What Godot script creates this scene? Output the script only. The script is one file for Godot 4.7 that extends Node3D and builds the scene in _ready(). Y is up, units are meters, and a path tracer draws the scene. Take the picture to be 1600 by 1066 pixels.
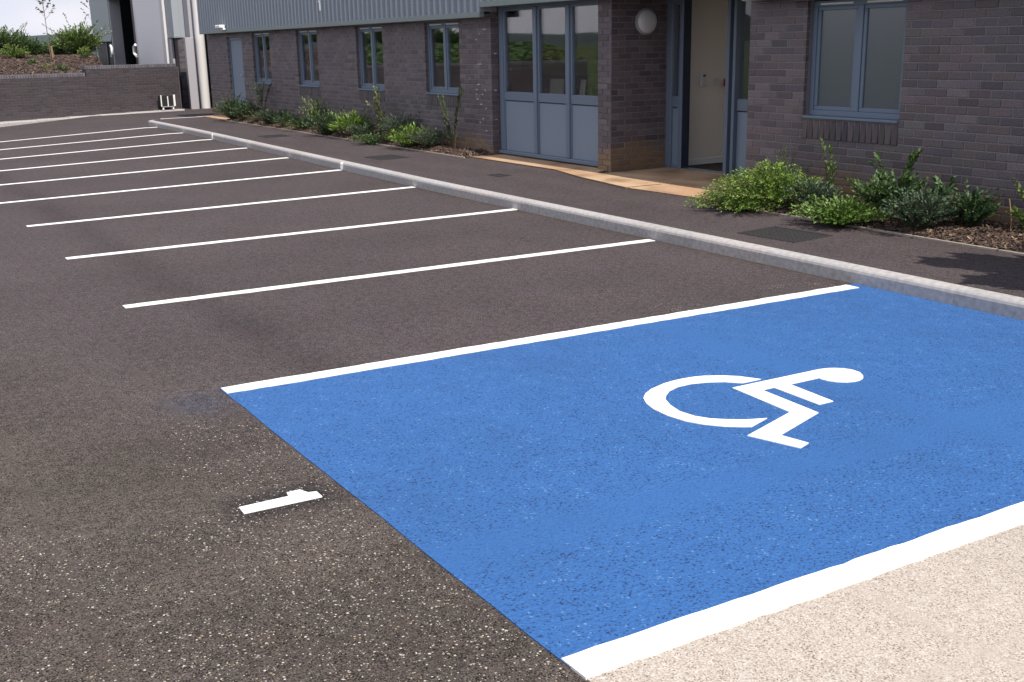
extends Node3D

# ---------------------------------------------------------------- mesh builder
class MB:
	var v := PackedVector3Array()
	var n := PackedVector3Array()
	var c := PackedColorArray()
	func tri(a: Vector3, b: Vector3, d: Vector3, nn: Vector3, col := Color.WHITE) -> void:
		if (b - a).cross(d - a).dot(nn) > 0.0:
			var t := b
			b = d
			d = t
		v.append(a); v.append(b); v.append(d)
		n.append(nn); n.append(nn); n.append(nn)
		c.append(col); c.append(col); c.append(col)
	func quad(a: Vector3, b: Vector3, d: Vector3, e: Vector3, nn: Vector3, col := Color.WHITE) -> void:
		tri(a, b, d, nn, col)
		tri(a, d, e, nn, col)
	func flat(a: Vector3, b: Vector3, d: Vector3, e: Vector3, away: Vector3, col := Color.WHITE) -> void:
		var nn := (b - a).cross(d - a).normalized()
		if nn.dot(a - away) < 0.0:
			nn = -nn
		quad(a, b, d, e, nn, col)
	# box with chamfered edges; q turns it
	func box(p: Vector3, s: Vector3, bev := 0.0, col := Color.WHITE, q := Basis()) -> void:
		var h := s * 0.5
		bev = minf(bev, 0.45 * minf(s.x, minf(s.y, s.z)))
		for ax in 3:
			for sg in [-1.0, 1.0]:
				var u := (ax + 1) % 3
				var w := (ax + 2) % 3
				var pts: Array[Vector3] = []
				for k in [[-1, -1], [1, -1], [1, 1], [-1, 1]]:
					var t := Vector3()
					t[ax] = sg * h[ax]
					t[u] = k[0] * (h[u] - bev)
					t[w] = k[1] * (h[w] - bev)
					pts.append(p + q * t)
				var nn := Vector3()
				nn[ax] = sg
				quad(pts[0], pts[1], pts[2], pts[3], q * nn, col)
		if bev <= 0.0:
			return
		for ax in 3:
			var u := (ax + 1) % 3
			var w := (ax + 2) % 3
			for su in [-1.0, 1.0]:
				for sw in [-1.0, 1.0]:
					var pts: Array[Vector3] = []
					for k in [[-1, 0], [1, 0], [1, 1], [-1, 1]]:
						var t := Vector3()
						t[ax] = k[0] * (h[ax] - bev)
						t[u] = su * (h[u] - (bev if k[1] == 0 else 0.0))
						t[w] = sw * (h[w] - (0.0 if k[1] == 0 else bev))
						pts.append(p + q * t)
					var nn := Vector3()
					nn[u] = su
					nn[w] = sw
					quad(pts[0], pts[1], pts[2], pts[3], (q * nn).normalized(), col)
		for sx in [-1.0, 1.0]:
			for sy in [-1.0, 1.0]:
				for sz in [-1.0, 1.0]:
					var k := Vector3(sx, sy, sz)
					var a := k * h - Vector3(0, sy, sz) * bev
					var b := k * h - Vector3(sx, 0, sz) * bev
					var d := k * h - Vector3(sx, sy, 0) * bev
					tri(p + q * a, p + q * b, p + q * d, (q * k).normalized(), col)
	# box between two corners
	func bx(a: Vector3, b: Vector3, bev := 0.0, col := Color.WHITE) -> void:
		box((a + b) * 0.5, (b - a).abs(), bev, col)
	# only the five outward faces of a brick lying against a wall; u along, nn outward
	func brick(p: Vector3, u: Vector3, nn: Vector3, up: Vector3, l: float, hh: float, d: float, bev: float, col: Color) -> void:
		var a := u * l * 0.5
		var b := up * hh * 0.5
		var a2 := u * (l * 0.5 - bev)
		var b2 := up * (hh * 0.5 - bev)
		var f := p
		var e := p - nn * bev
		var r := p - nn * d
		quad(f - a2 - b2, f + a2 - b2, f + a2 + b2, f - a2 + b2, nn, col)
		quad(f - a2 + b2, f + a2 + b2, e + a + b, e - a + b, (nn + up).normalized(), col)
		quad(f - a2 - b2, f + a2 - b2, e + a - b, e - a - b, (nn - up).normalized(), col)
		quad(f + a2 - b2, f + a2 + b2, e + a + b, e + a - b, (nn + u).normalized(), col)
		quad(f - a2 - b2, f - a2 + b2, e - a + b, e - a - b, (nn - u).normalized(), col)
		quad(e - a + b, e + a + b, r + a + b, r - a + b, up, col)
		quad(e - a - b, e + a - b, r + a - b, r - a - b, -up, col)
		quad(e + a - b, e + a + b, r + a + b, r + a - b, u, col)
		quad(e - a - b, e - a + b, r - a + b, r - a - b, -u, col)
	func tube(pts: Array, rad: Array, sides := 5, col := Color.WHITE, cap := true) -> void:
		var rings := []
		for i in pts.size():
			var d: Vector3 = (pts[mini(i + 1, pts.size() - 1)] - pts[maxi(i - 1, 0)]).normalized()
			var x := d.cross(Vector3(0.31, 0.2, 0.93)).normalized()
			var y := d.cross(x)
			var ring := []
			for k in sides:
				var a := TAU * k / sides
				ring.append([pts[i] + (x * cos(a) + y * sin(a)) * rad[i], x * cos(a) + y * sin(a)])
			rings.append(ring)
		for i in rings.size() - 1:
			for k in sides:
				var k2 := (k + 1) % sides
				smooth4(rings[i][k], rings[i][k2], rings[i + 1][k2], rings[i + 1][k], col)
		if cap:
			for e in [0, rings.size() - 1]:
				var d: Vector3 = (pts[e] - pts[1 if e == 0 else e - 1]).normalized()
				for k in range(1, sides - 1):
					tri(rings[e][0][0], rings[e][k][0], rings[e][k + 1][0], d, col)
	func smooth3(a: Array, b: Array, d: Array, col: Color) -> void:
		var nn: Vector3 = a[1] + b[1] + d[1]
		var l := [a, b, d]
		if (b[0] - a[0]).cross(d[0] - a[0]).dot(nn) > 0.0:
			l = [a, d, b]
		for k in l:
			v.append(k[0]); n.append(k[1]); c.append(col)
	func smooth4(a: Array, b: Array, d: Array, e: Array, col: Color) -> void:
		smooth3(a, b, d, col)
		smooth3(a, d, e, col)
	# flat polygon of ground points (x, z) with a small thickness laid on the ground
	func poly(pts: PackedVector2Array, f: Callable, lift: float, col := Color.WHITE) -> void:
		var ix := Geometry2D.triangulate_polygon(pts)
		for i in range(0, ix.size(), 3):
			var t: Array[Vector3] = []
			for k in 3:
				var p := pts[ix[i + k]]
				t.append(Vector3(p.x, f.call(p.x, p.y) + lift, p.y))
			tri(t[0], t[1], t[2], Vector3.UP, col)
		var m := Vector2()
		for p in pts:
			m += p / pts.size()
		for i in pts.size():
			var p := pts[i]
			var q := pts[(i + 1) % pts.size()]
			var a := Vector3(p.x, f.call(p.x, p.y) + lift, p.y)
			var b := Vector3(q.x, f.call(q.x, q.y) + lift, q.y)
			var dn := Vector3.UP * (lift + 0.004)
			var o := Vector3(q.y - p.y, 0, p.x - q.x).normalized()
			if Geometry2D.is_point_in_polygon((p + q) * 0.5 + Vector2(o.x, o.z) * 0.001, pts):
				o = -o
			quad(a, b, b - dn, a - dn, o, col)
	func leaf(p: Vector3, d: Vector3, side: Vector3, l: float, w: float, col: Color) -> void:
		var nn := side.cross(d).normalized()
		var m := p + d * l * 0.45
		var a := m + side * w * 0.5 + nn * w * 0.18
		var b := m - side * w * 0.5 + nn * w * 0.18
		var t := p + d * l - nn * l * 0.08
		var n1 := (a - p).cross(t - p).normalized()
		tri(p, a, t, n1, col)
		var n2 := (t - p).cross(b - p).normalized()
		tri(p, t, b, n2, col)
	func mesh() -> ArrayMesh:
		var am := ArrayMesh.new()
		var ar := []
		ar.resize(Mesh.ARRAY_MAX)
		ar[Mesh.ARRAY_VERTEX] = v
		ar[Mesh.ARRAY_NORMAL] = n
		ar[Mesh.ARRAY_COLOR] = c
		am.add_surface_from_arrays(Mesh.PRIMITIVE_TRIANGLES, ar)
		return am

# ---------------------------------------------------------------- helpers
var M := {}
var taken := {}
var rng := RandomNumberGenerator.new()
var soft := FastNoiseLite.new()

func numbered(called: String) -> String:
	var k: int = taken.get(called, 0)
	taken[called] = k + 1
	return called if k == 0 else "%s_%03d" % [called, k]

func tag(o: Node, label: String, category: String, group := "") -> void:
	o.set_meta("label", label)
	o.set_meta("category", category)
	if group:
		o.set_meta("group", group)

func thing(called: String, label: String, category: String, at := Vector3.ZERO, group := "") -> Node3D:
	var o := Node3D.new()
	o.name = numbered(called)
	add_child(o)
	o.position = at
	tag(o, label, category, group)
	return o

func part(called: String, mb, m: Material, parent: Node) -> MeshInstance3D:
	var o := MeshInstance3D.new()
	o.name = called
	o.mesh = mb.mesh() if mb is MB else mb
	o.material_override = m
	parent.add_child(o, true)
	return o

func solo(called: String, mb, m: Material, label: String, category: String, group := "") -> MeshInstance3D:
	var o := part(numbered(called), mb, m, self)
	tag(o, label, category, group)
	return o

func struct(called: String, mb, m: Material) -> MeshInstance3D:
	var o := part(numbered(called), mb, m, self)
	o.set_meta("kind", "structure")
	return o

func lin(r: float, g: float, b: float) -> Color:
	return Color(r, g, b).linear_to_srgb()

func mat(col: Color, rough := 0.8, tex: Texture2D = null, scale := 1.0, vc := true) -> StandardMaterial3D:
	var m := StandardMaterial3D.new()
	m.albedo_color = col
	m.roughness = rough
	m.vertex_color_use_as_albedo = vc
	if tex:
		m.albedo_texture = tex
		m.uv1_triplanar = true
		m.uv1_world_triplanar = true
		m.uv1_scale = Vector3.ONE / scale
	return m

func bump(m: StandardMaterial3D, tex: Texture2D, strength: float) -> StandardMaterial3D:
	m.normal_enabled = true
	m.normal_texture = tex
	m.normal_scale = strength
	return m

func noise(kind: int, freq: float, sd := 1, oct := 4) -> FastNoiseLite:
	var f := FastNoiseLite.new()
	f.noise_type = kind
	f.frequency = freq
	f.seed = sd
	f.fractal_octaves = oct
	f.fractal_type = FastNoiseLite.FRACTAL_FBM if oct > 1 else FastNoiseLite.FRACTAL_NONE
	if kind == FastNoiseLite.TYPE_CELLULAR:
		f.cellular_return_type = FastNoiseLite.RETURN_CELL_VALUE
		f.cellular_jitter = 1.0
	return f

# a picture from one cell noise whose values pick colours from a ramp, pushed by a second, broad noise
func ramped(size: int, f: FastNoiseLite, ramp: Gradient, broad: FastNoiseLite = null, push := 0.0) -> ImageTexture:
	var a := f.get_seamless_image(size, size).get_data()
	var b := broad.get_seamless_image(size, size).get_data() if broad else PackedByteArray()
	var lr := PackedByteArray(); var lg := PackedByteArray(); var lb := PackedByteArray()
	for i in 256:
		var c := ramp.sample(i / 255.0)
		lr.append(int(c.r * 255.0)); lg.append(int(c.g * 255.0)); lb.append(int(c.b * 255.0))
	var out := PackedByteArray()
	out.resize(size * size * 3)
	var j := 0
	var use := broad != null
	for i in size * size:
		var k: int = a[i]
		if use:
			k = clampi(k + int((b[i] - 128) * push), 0, 255)
		out[j] = lr[k]; out[j + 1] = lg[k]; out[j + 2] = lb[k]
		j += 3
	return ImageTexture.create_from_image(Image.create_from_data(size, size, false, Image.FORMAT_RGB8, out))

func normals(size: int, f: FastNoiseLite, strength: float) -> ImageTexture:
	var im := f.get_seamless_image(size, size)
	im.convert(Image.FORMAT_RGBA8)
	im.bump_map_to_normal_map(strength)
	return ImageTexture.create_from_image(im)

func grad(stops: Array) -> Gradient:
	var g := Gradient.new()
	var o := PackedFloat32Array()
	var c := PackedColorArray()
	for s in stops:
		o.append(s[0])
		c.append(s[1])
	g.offsets = o
	g.colors = c
	return g

# the twisted fall of the car park towards its drain
func ground(x: float, z: float) -> float:
	var t := clampf(x, -7.0, 0.0)
	return (-t / 4.78) * (0.05 + 0.012 * clampf(z, -29.0, 6.0))

func kerb_x(z: float) -> float:
	return 0.0 if z > -7.0 else 0.3 * minf(1.0, (-7.0 - z) / 12.0)

func pave_y(x: float) -> float:
	return 0.12 + 0.009 * maxf(x, 0.0)

func bezier(a: Vector3, b: Vector3, d: Vector3, t: float) -> Vector3:
	return a.lerp(b, t).lerp(b.lerp(d, t), t)

# ---------------------------------------------------------------- plants
# stems that arch out of one crown, leaves set along them
func plant(called: String, label: String, at: Vector3, o: Dictionary, group := "", category := "shrub") -> Node3D:
	var r := RandomNumberGenerator.new()
	r.seed = hash(label)
	if group.contains("left-hand"):
		at.x -= 0.08
	var t := thing(called, label, category, at, group)
	var ms := MB.new()
	var ml := MB.new()
	if group.contains("left-hand"):
		o.r *= 1.3
		o.h *= 1.12
		o.stems *= 1.6 if o.stems > 30 else 1.0
	var h: float = o.h
	var spread: float = o.r
	var cols: Array = o.cols
	var stem_col: Color = o.get("bark", Color(0.09, 0.06, 0.035))
	for i in int(o.stems):
		var az := r.randf() * TAU
		var k := sqrt(r.randf())
		var top: Vector3
		if o.has("tips"):
			var tp: Vector3 = o.tips[i % o.tips.size()]
			top = tp + Vector3(r.randfn(), r.randfn(), r.randfn()) * float(o.get("loose", 0.04))
		else:
			top = Vector3(cos(az) * k * spread, h * (0.5 + 0.5 * r.randf()) * (1.0 - float(o.get("dome", 0.55)) * k * k), sin(az) * k * spread) + Vector3(o.get("lean", Vector3.ZERO)) * k
		if not o.has("tips") and not o.has("arch") and r.randf() < 0.07:
			top *= 1.2 + 0.3 * r.randf()
		var root := Vector3(top.x, 0, top.z) * 0.12 + Vector3(r.randf() - 0.5, 0, r.randf() - 0.5) * 0.1 * spread
		root.y = -0.03
		var mid := Vector3(top.x * 0.35, top.y * 0.62, top.z * 0.35)
		if o.get("arch", 0.0) > 0.0:
			mid = Vector3(top.x * 0.45, top.y * (0.9 + float(o.arch)), top.z * 0.45)
		var pts := []
		var rad := []
		var sr: float = o.get("stem_r", 0.004)
		for q in 5:
			pts.append(bezier(root, mid, top, q / 4.0))
			rad.append(sr * (1.0 - 0.75 * q / 4.0))
		ms.tube(pts, rad, 4, stem_col, false)
		var nl := int(o.leaves)
		var from: float = o.get("from", 0.25)
		for q in nl:
			var u := from + (1.0 - from) * (q + r.randf()) / nl
			var p := bezier(root, mid, top, u)
			var d := (bezier(root, mid, top, minf(u + 0.05, 1.0)) - bezier(root, mid, top, u - 0.05)).normalized()
			var out := d.cross(Vector3(r.randfn(), r.randfn(), r.randfn())).normalized()
			var dir := (out * (1.0 - 0.45 * u) + d * (0.25 + 0.75 * u) + Vector3(0, o.get("lift", 0.15), 0)).normalized()
			var side := dir.cross(Vector3(r.randfn(), r.randfn() + 2.0, r.randfn())).normalized()
			var sz: float = o.leaf * (0.6 + 0.7 * r.randf())
			p += out * r.randf() * float(o.get("fluff", 0.0))
			var cc: Color = cols[0].lerp(cols[1], r.randf())
			if cols.size() > 2 and u > 0.8 and r.randf() < float(o.get("young", 0.5)):
				cc = cc.lerp(cols[2], 0.5 + 0.5 * r.randf())
			cc = Color(cc.r * 0.86, cc.g, cc.b * 1.05) * (0.62 + 0.34 * r.randf())
			ml.leaf(p, dir, side, sz, sz * float(o.get("wide", 0.5)), Color(cc.r, cc.g, cc.b))
	part("stems", ms, M.stem, t)
	part("foliage", ml, M.leaf, t)
	return t

func chips(called: String, spots: Array, cols: Array, size: Vector3, label: String) -> MultiMeshInstance3D:
	var mb := MB.new()
	mb.box(Vector3.ZERO, Vector3(1, 1, 1), 0.0)
	var mm := MultiMesh.new()
	mm.transform_format = MultiMesh.TRANSFORM_3D
	mm.use_colors = true
	mm.mesh = mb.mesh()
	mm.instance_count = spots.size()
	for i in spots.size():
		var s := Vector3(size.x * (0.5 + rng.randf()), size.y * (0.6 + 0.8 * rng.randf()), size.z * (0.5 + rng.randf()))
		var b := Basis.from_euler(Vector3(rng.randfn() * 0.3, rng.randf() * TAU, rng.randfn() * 0.35)).scaled_local(s)
		mm.set_instance_transform(i, Transform3D(b, spots[i]))
		var c: Color = cols[rng.randi() % cols.size()]
		c = c * (0.7 + 0.6 * rng.randf())
		mm.set_instance_color(i, Color(c.r, c.g, c.b))
	var o := MultiMeshInstance3D.new()
	o.multimesh = mm
	o.material_override = M.chip
	o.name = numbered(called)
	add_child(o)
	tag(o, label, "mulch")
	o.set_meta("kind", "stuff")
	return o

# ---------------------------------------------------------------- brickwork
var broad := FastNoiseLite.new()

func brick_color(p: Vector3, base: float, stain := true) -> Color:
	var pal := [Color(0.146, 0.117, 0.13), Color(0.158, 0.123, 0.131), Color(0.125, 0.103, 0.119), Color(0.17, 0.133, 0.139), Color(0.108, 0.088, 0.096), Color(0.18, 0.15, 0.158), Color(0.148, 0.121, 0.137), Color(0.136, 0.107, 0.112)]
	var c: Color = pal[rng.randi() % pal.size()] * (0.92 + 0.3 * rng.randf())
	if stain:
		var up := p.y - base
		var edge := 0.36 + 0.26 * broad.get_noise_2d(p.z * 60.0 + p.x * 37.0, 3.0)
		var k := clampf((edge - up) / 0.16, 0.0, 1.0) * (0.62 + 0.35 * rng.randf())
		c = c.lerp(Color(0.32, 0.2, 0.1), k)
	return Color(c.r, c.g, c.b)

# stretcher bond on a plane: o is the corner, u runs along, nn points outward; holes are [u0, u1, y0, y1]
func lay(list: Array, o: Vector3, u: Vector3, nn: Vector3, len: float, y0: float, y1: float, holes: Array, stain := true) -> void:
	var ch := 0.076
	var step := 0.225
	var row := 0
	var y := y0
	while y + 0.03 < y1:
		var hh := minf(ch, y1 - y) - 0.010
		var s := -step * (0.5 if row % 2 else 0.0) - (0.0 if row % 2 else 0.0)
		while s < len:
			var a := maxf(s, 0.0)
			var b := minf(s + step - 0.010, len)
			var pieces := [[a, b]]
			for hole in holes:
				if y + hh * 0.5 > hole[2] and y + hh * 0.5 < hole[3]:
					var next := []
					for q in pieces:
						if q[1] <= hole[0] or q[0] >= hole[1]:
							next.append(q)
							continue
						if hole[0] - q[0] > 0.02:
							next.append([q[0], hole[0]])
						if q[1] - hole[1] > 0.02:
							next.append([hole[1], q[1]])
					pieces = next
			for q in pieces:
				if q[1] - q[0] < 0.02:
					continue
				var p: Vector3 = o + u * (q[0] + q[1]) * 0.5 + Vector3.UP * (y + hh * 0.5 - o.y) + nn * rng.randfn() * 0.0012
				list.append({"p": p, "l": q[1] - q[0], "h": hh, "u": u, "n": nn, "up": Vector3.UP, "c": brick_color(p, y0, stain)})
			s += step
		y += ch
		row += 1

func soldiers(list: Array, o: Vector3, u: Vector3, nn: Vector3, len: float, y0: float, y1: float) -> void:
	var k := int(len / 0.075)
	var w := len / k
	for i in k:
		var p := o + u * (i + 0.5) * w + Vector3.UP * ((y0 + y1) * 0.5 - o.y) + nn * (0.004 + rng.randfn() * 0.001)
		var tilt := (Vector3.UP * 0.997 - nn * 0.075).normalized()
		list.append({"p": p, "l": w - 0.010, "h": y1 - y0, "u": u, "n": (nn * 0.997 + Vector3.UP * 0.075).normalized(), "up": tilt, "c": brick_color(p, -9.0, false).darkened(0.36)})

func bricks_to(mb: MB, list: Array, bev: float) -> void:
	for b in list:
		mb.brick(b.p, b.u, b.n, b.up, b.l, b.h, 0.045, bev, b.c)

# mortar body behind the brick faces, left open where the holes are; a box per strip
func body(mb: MB, o: Vector3, u: Vector3, nn: Vector3, len: float, y0: float, y1: float, holes: Array, thick := 0.22) -> void:
	holes = holes.map(func(h): return [h[0] - 0.006, h[1] + 0.006, h[2], h[3] + 0.006])
	var cuts := [0.0, len]
	for h in holes:
		cuts.append(clampf(h[0], 0.0, len))
		cuts.append(clampf(h[1], 0.0, len))
	cuts.sort()
	for i in cuts.size() - 1:
		var a: float = cuts[i]
		var b: float = cuts[i + 1]
		if b - a < 0.002:
			continue
		var bands := [[y0, y1]]
		for h in holes:
			if h[0] < (a + b) * 0.5 and h[1] > (a + b) * 0.5:
				var next := []
				for q in bands:
					if h[2] > q[0]:
						next.append([q[0], minf(h[2], q[1])])
					if h[3] < q[1]:
						next.append([maxf(h[3], q[0]), q[1]])
				bands = next
		for q in bands:
			if q[1] - q[0] < 0.002:
				continue
			var mid: Vector3 = o + u * (a + b) * 0.5 + Vector3.UP * ((q[0] + q[1]) * 0.5 - o.y) - nn * (0.006 + thick * 0.5)
			mb.box(mid, (u * (b - a)).abs() + Vector3.UP * (q[1] - q[0]) + nn.abs() * thick)

# ---------------------------------------------------------------- window: a timber casement pair in an opening of the wall plane x
func window(parent: Node, x: float, z0: float, z1: float, y0: float, y1: float, glass: Material, rec := 0.06, sill := true) -> Node3D:
	var w := Node3D.new()
	w.name = "window"
	parent.add_child(w, true)
	var f := MB.new()
	var xf := x + rec
	var xb := xf + 0.07
	var t := 0.055
	f.bx(Vector3(xf, y0, z0 + 0.002), Vector3(xb, y0 + t, z1 - 0.002), 0.004)
	f.bx(Vector3(xf, y1 - t, z0 + 0.002), Vector3(xb, y1, z1 - 0.002), 0.004)
	f.bx(Vector3(xf + 0.001, y0 + t, z0 + 0.002), Vector3(xb, y1 - t, z0 + t), 0.004)
	f.bx(Vector3(xf + 0.001, y0 + t, z1 - t), Vector3(xb, y1 - t, z1 - 0.002), 0.004)
	var zm := (z0 + z1) * 0.5
	f.bx(Vector3(xf + 0.002, y0 + t, zm - 0.035), Vector3(xb, y1 - t, zm + 0.035), 0.004)
	part("frame", f, M.frame, w)
	for e in [[z0 + t, zm - 0.035], [zm + 0.035, z1 - t]]:
		var s := MB.new()
		var c := 0.04
		var xs := xf + 0.014
		s.bx(Vector3(xs, y0 + t, e[0]), Vector3(xs + 0.045, y0 + t + c, e[1]), 0.005)
		s.bx(Vector3(xs, y1 - t - c, e[0]), Vector3(xs + 0.045, y1 - t, e[1]), 0.005)
		s.bx(Vector3(xs + 0.001, y0 + t + c, e[0]), Vector3(xs + 0.045, y1 - t - c, e[0] + c), 0.005)
		s.bx(Vector3(xs + 0.001, y0 + t + c, e[1] - c), Vector3(xs + 0.045, y1 - t - c, e[1]), 0.005)
		part("casement", s, M.frame, w)
		var g := MB.new()
		g.bx(Vector3(xs + 0.018, y0 + t + c - 0.005, e[0] + c - 0.005), Vector3(xs + 0.024, y1 - t - c + 0.005, e[1] - c + 0.005))
		part("pane", g, glass, w)
		if glass == M.glass:
			g = MB.new()
			g.bx(Vector3(xs + 0.036, y0 + t + c - 0.004, e[0] + c - 0.004), Vector3(xs + 0.042, y1 - t - c + 0.004, e[1] - c + 0.004))
			part("inner_pane", g, glass, w)
		var v := MB.new()
		v.bx(Vector3(xf - 0.012, y1 - 0.04, e[0] + 0.05), Vector3(xf - 0.001, y1 - 0.022, e[1] - 0.05), 0.003)
		part("trickle_vent", v, M.white, w)
	if sill:
		var s := MB.new()
		s.bx(Vector3(x - 0.018, y0 - 0.028, z0 + 0.004), Vector3(xb, y0 - 0.001, z1 - 0.004), 0.006)
		part("sill", s, M.frame, w)
	return w

func _ready() -> void:
	rng.seed = 7
	soft = noise(FastNoiseLite.TYPE_SIMPLEX_SMOOTH, 0.35, 5, 4)
	broad = noise(FastNoiseLite.TYPE_SIMPLEX_SMOOTH, 0.02, 9, 3)
	camera_and_light()
	materials()
	ground_and_markings()
	kerbs_and_pavement()
	office()
	warehouse()
	back_bank()
	beds()
	small_things()
	surroundings()

# ================================================================ camera, sky, sun, exposure
func camera_and_light() -> void:
	var cam := Camera3D.new()
	cam.name = "camera"
	cam.fov = 34.493
	cam.near = 0.1
	cam.far = 4000.0
	cam.transform = Transform3D(Basis(Vector3(0.854358, -0.019185, 0.519331), Vector3(0.151539, 0.965086, -0.213647), Vector3(-0.4971, 0.26123, 0.827436)), Vector3(-6.399, 1.8, 5.627))
	add_child(cam)
	cam.current = true
	var env := Environment.new()
	env.background_mode = Environment.BG_SKY
	env.tonemap_mode = Environment.TONE_MAPPER_LINEAR
	env.tonemap_exposure = 1.35
	env.sdfgi_enabled = true
	env.ssao_enabled = true
	env.ssil_enabled = true
	env.fog_enabled = true
	env.fog_density = 0.00007
	env.fog_light_color = Color(0.78, 0.87, 0.97)
	var sky := Sky.new()
	var pm := PanoramaSkyMaterial.new()
	var w := 768
	var hh := 384
	var im := Image.create(w, hh, false, Image.FORMAT_RGBF)
	var cl := noise(FastNoiseLite.TYPE_SIMPLEX_SMOOTH, 1.1, 21, 5)
	var cl2 := noise(FastNoiseLite.TYPE_SIMPLEX_SMOOTH, 2.6, 4, 4)
	for j in hh:
		var el := (0.5 - (j + 0.5) / hh) * PI
		var y := sin(el)
		for i in w:
			var az := (i + 0.5) / w * TAU
			var d := Vector3(cos(az) * cos(el), y, sin(az) * cos(el))
			var yy := maxf(y, 0.0) + 0.16
			var px := d.x / yy
			var pz := d.z / yy
			var a := cl.get_noise_3d(px, 0.0, pz) * 0.9 + 0.38
			var cover := smoothstep(0.02, 0.62, a)
			var shade := 0.5 + 0.5 * cl2.get_noise_3d(px * 0.8, 3.0, pz * 1.1)
			var up := clampf(y, 0.0, 1.0)
			var blue := Color(0.6, 0.66, 0.78).lerp(Color(0.26, 0.4, 0.7), pow(up, 0.55))
			var white := Color(0.8, 0.785, 0.83).lerp(Color(0.5, 0.5, 0.56), smoothstep(0.3, 0.85, shade))
			var c := blue.lerp(white, cover)
			c = c.lerp(Color(0.63, 0.62, 0.675), pow(1.0 - up, 7.0) * 0.7)
			im.set_pixel(i, j, c)
	pm.panorama = ImageTexture.create_from_image(im)
	pm.energy_multiplier = 1.0
	sky.sky_material = pm
	env.sky = sky
	var we := WorldEnvironment.new()
	we.name = "world_environment"
	we.environment = env
	add_child(we)
	var sun := DirectionalLight3D.new()
	sun.name = "sun"
	sun.light_energy = 1.4
	sun.light_angular_distance = 0.55
	sun.light_color = Color(1.0, 0.965, 0.91)
	sun.shadow_enabled = true
	add_child(sun)
	var e := deg_to_rad(52.0)
	var a := deg_to_rad(1.0)
	var to := Vector3(sin(a) * cos(e), sin(e), cos(a) * cos(e))
	sun.look_at_from_position(to * 50.0, Vector3.ZERO, Vector3.UP)

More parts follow.
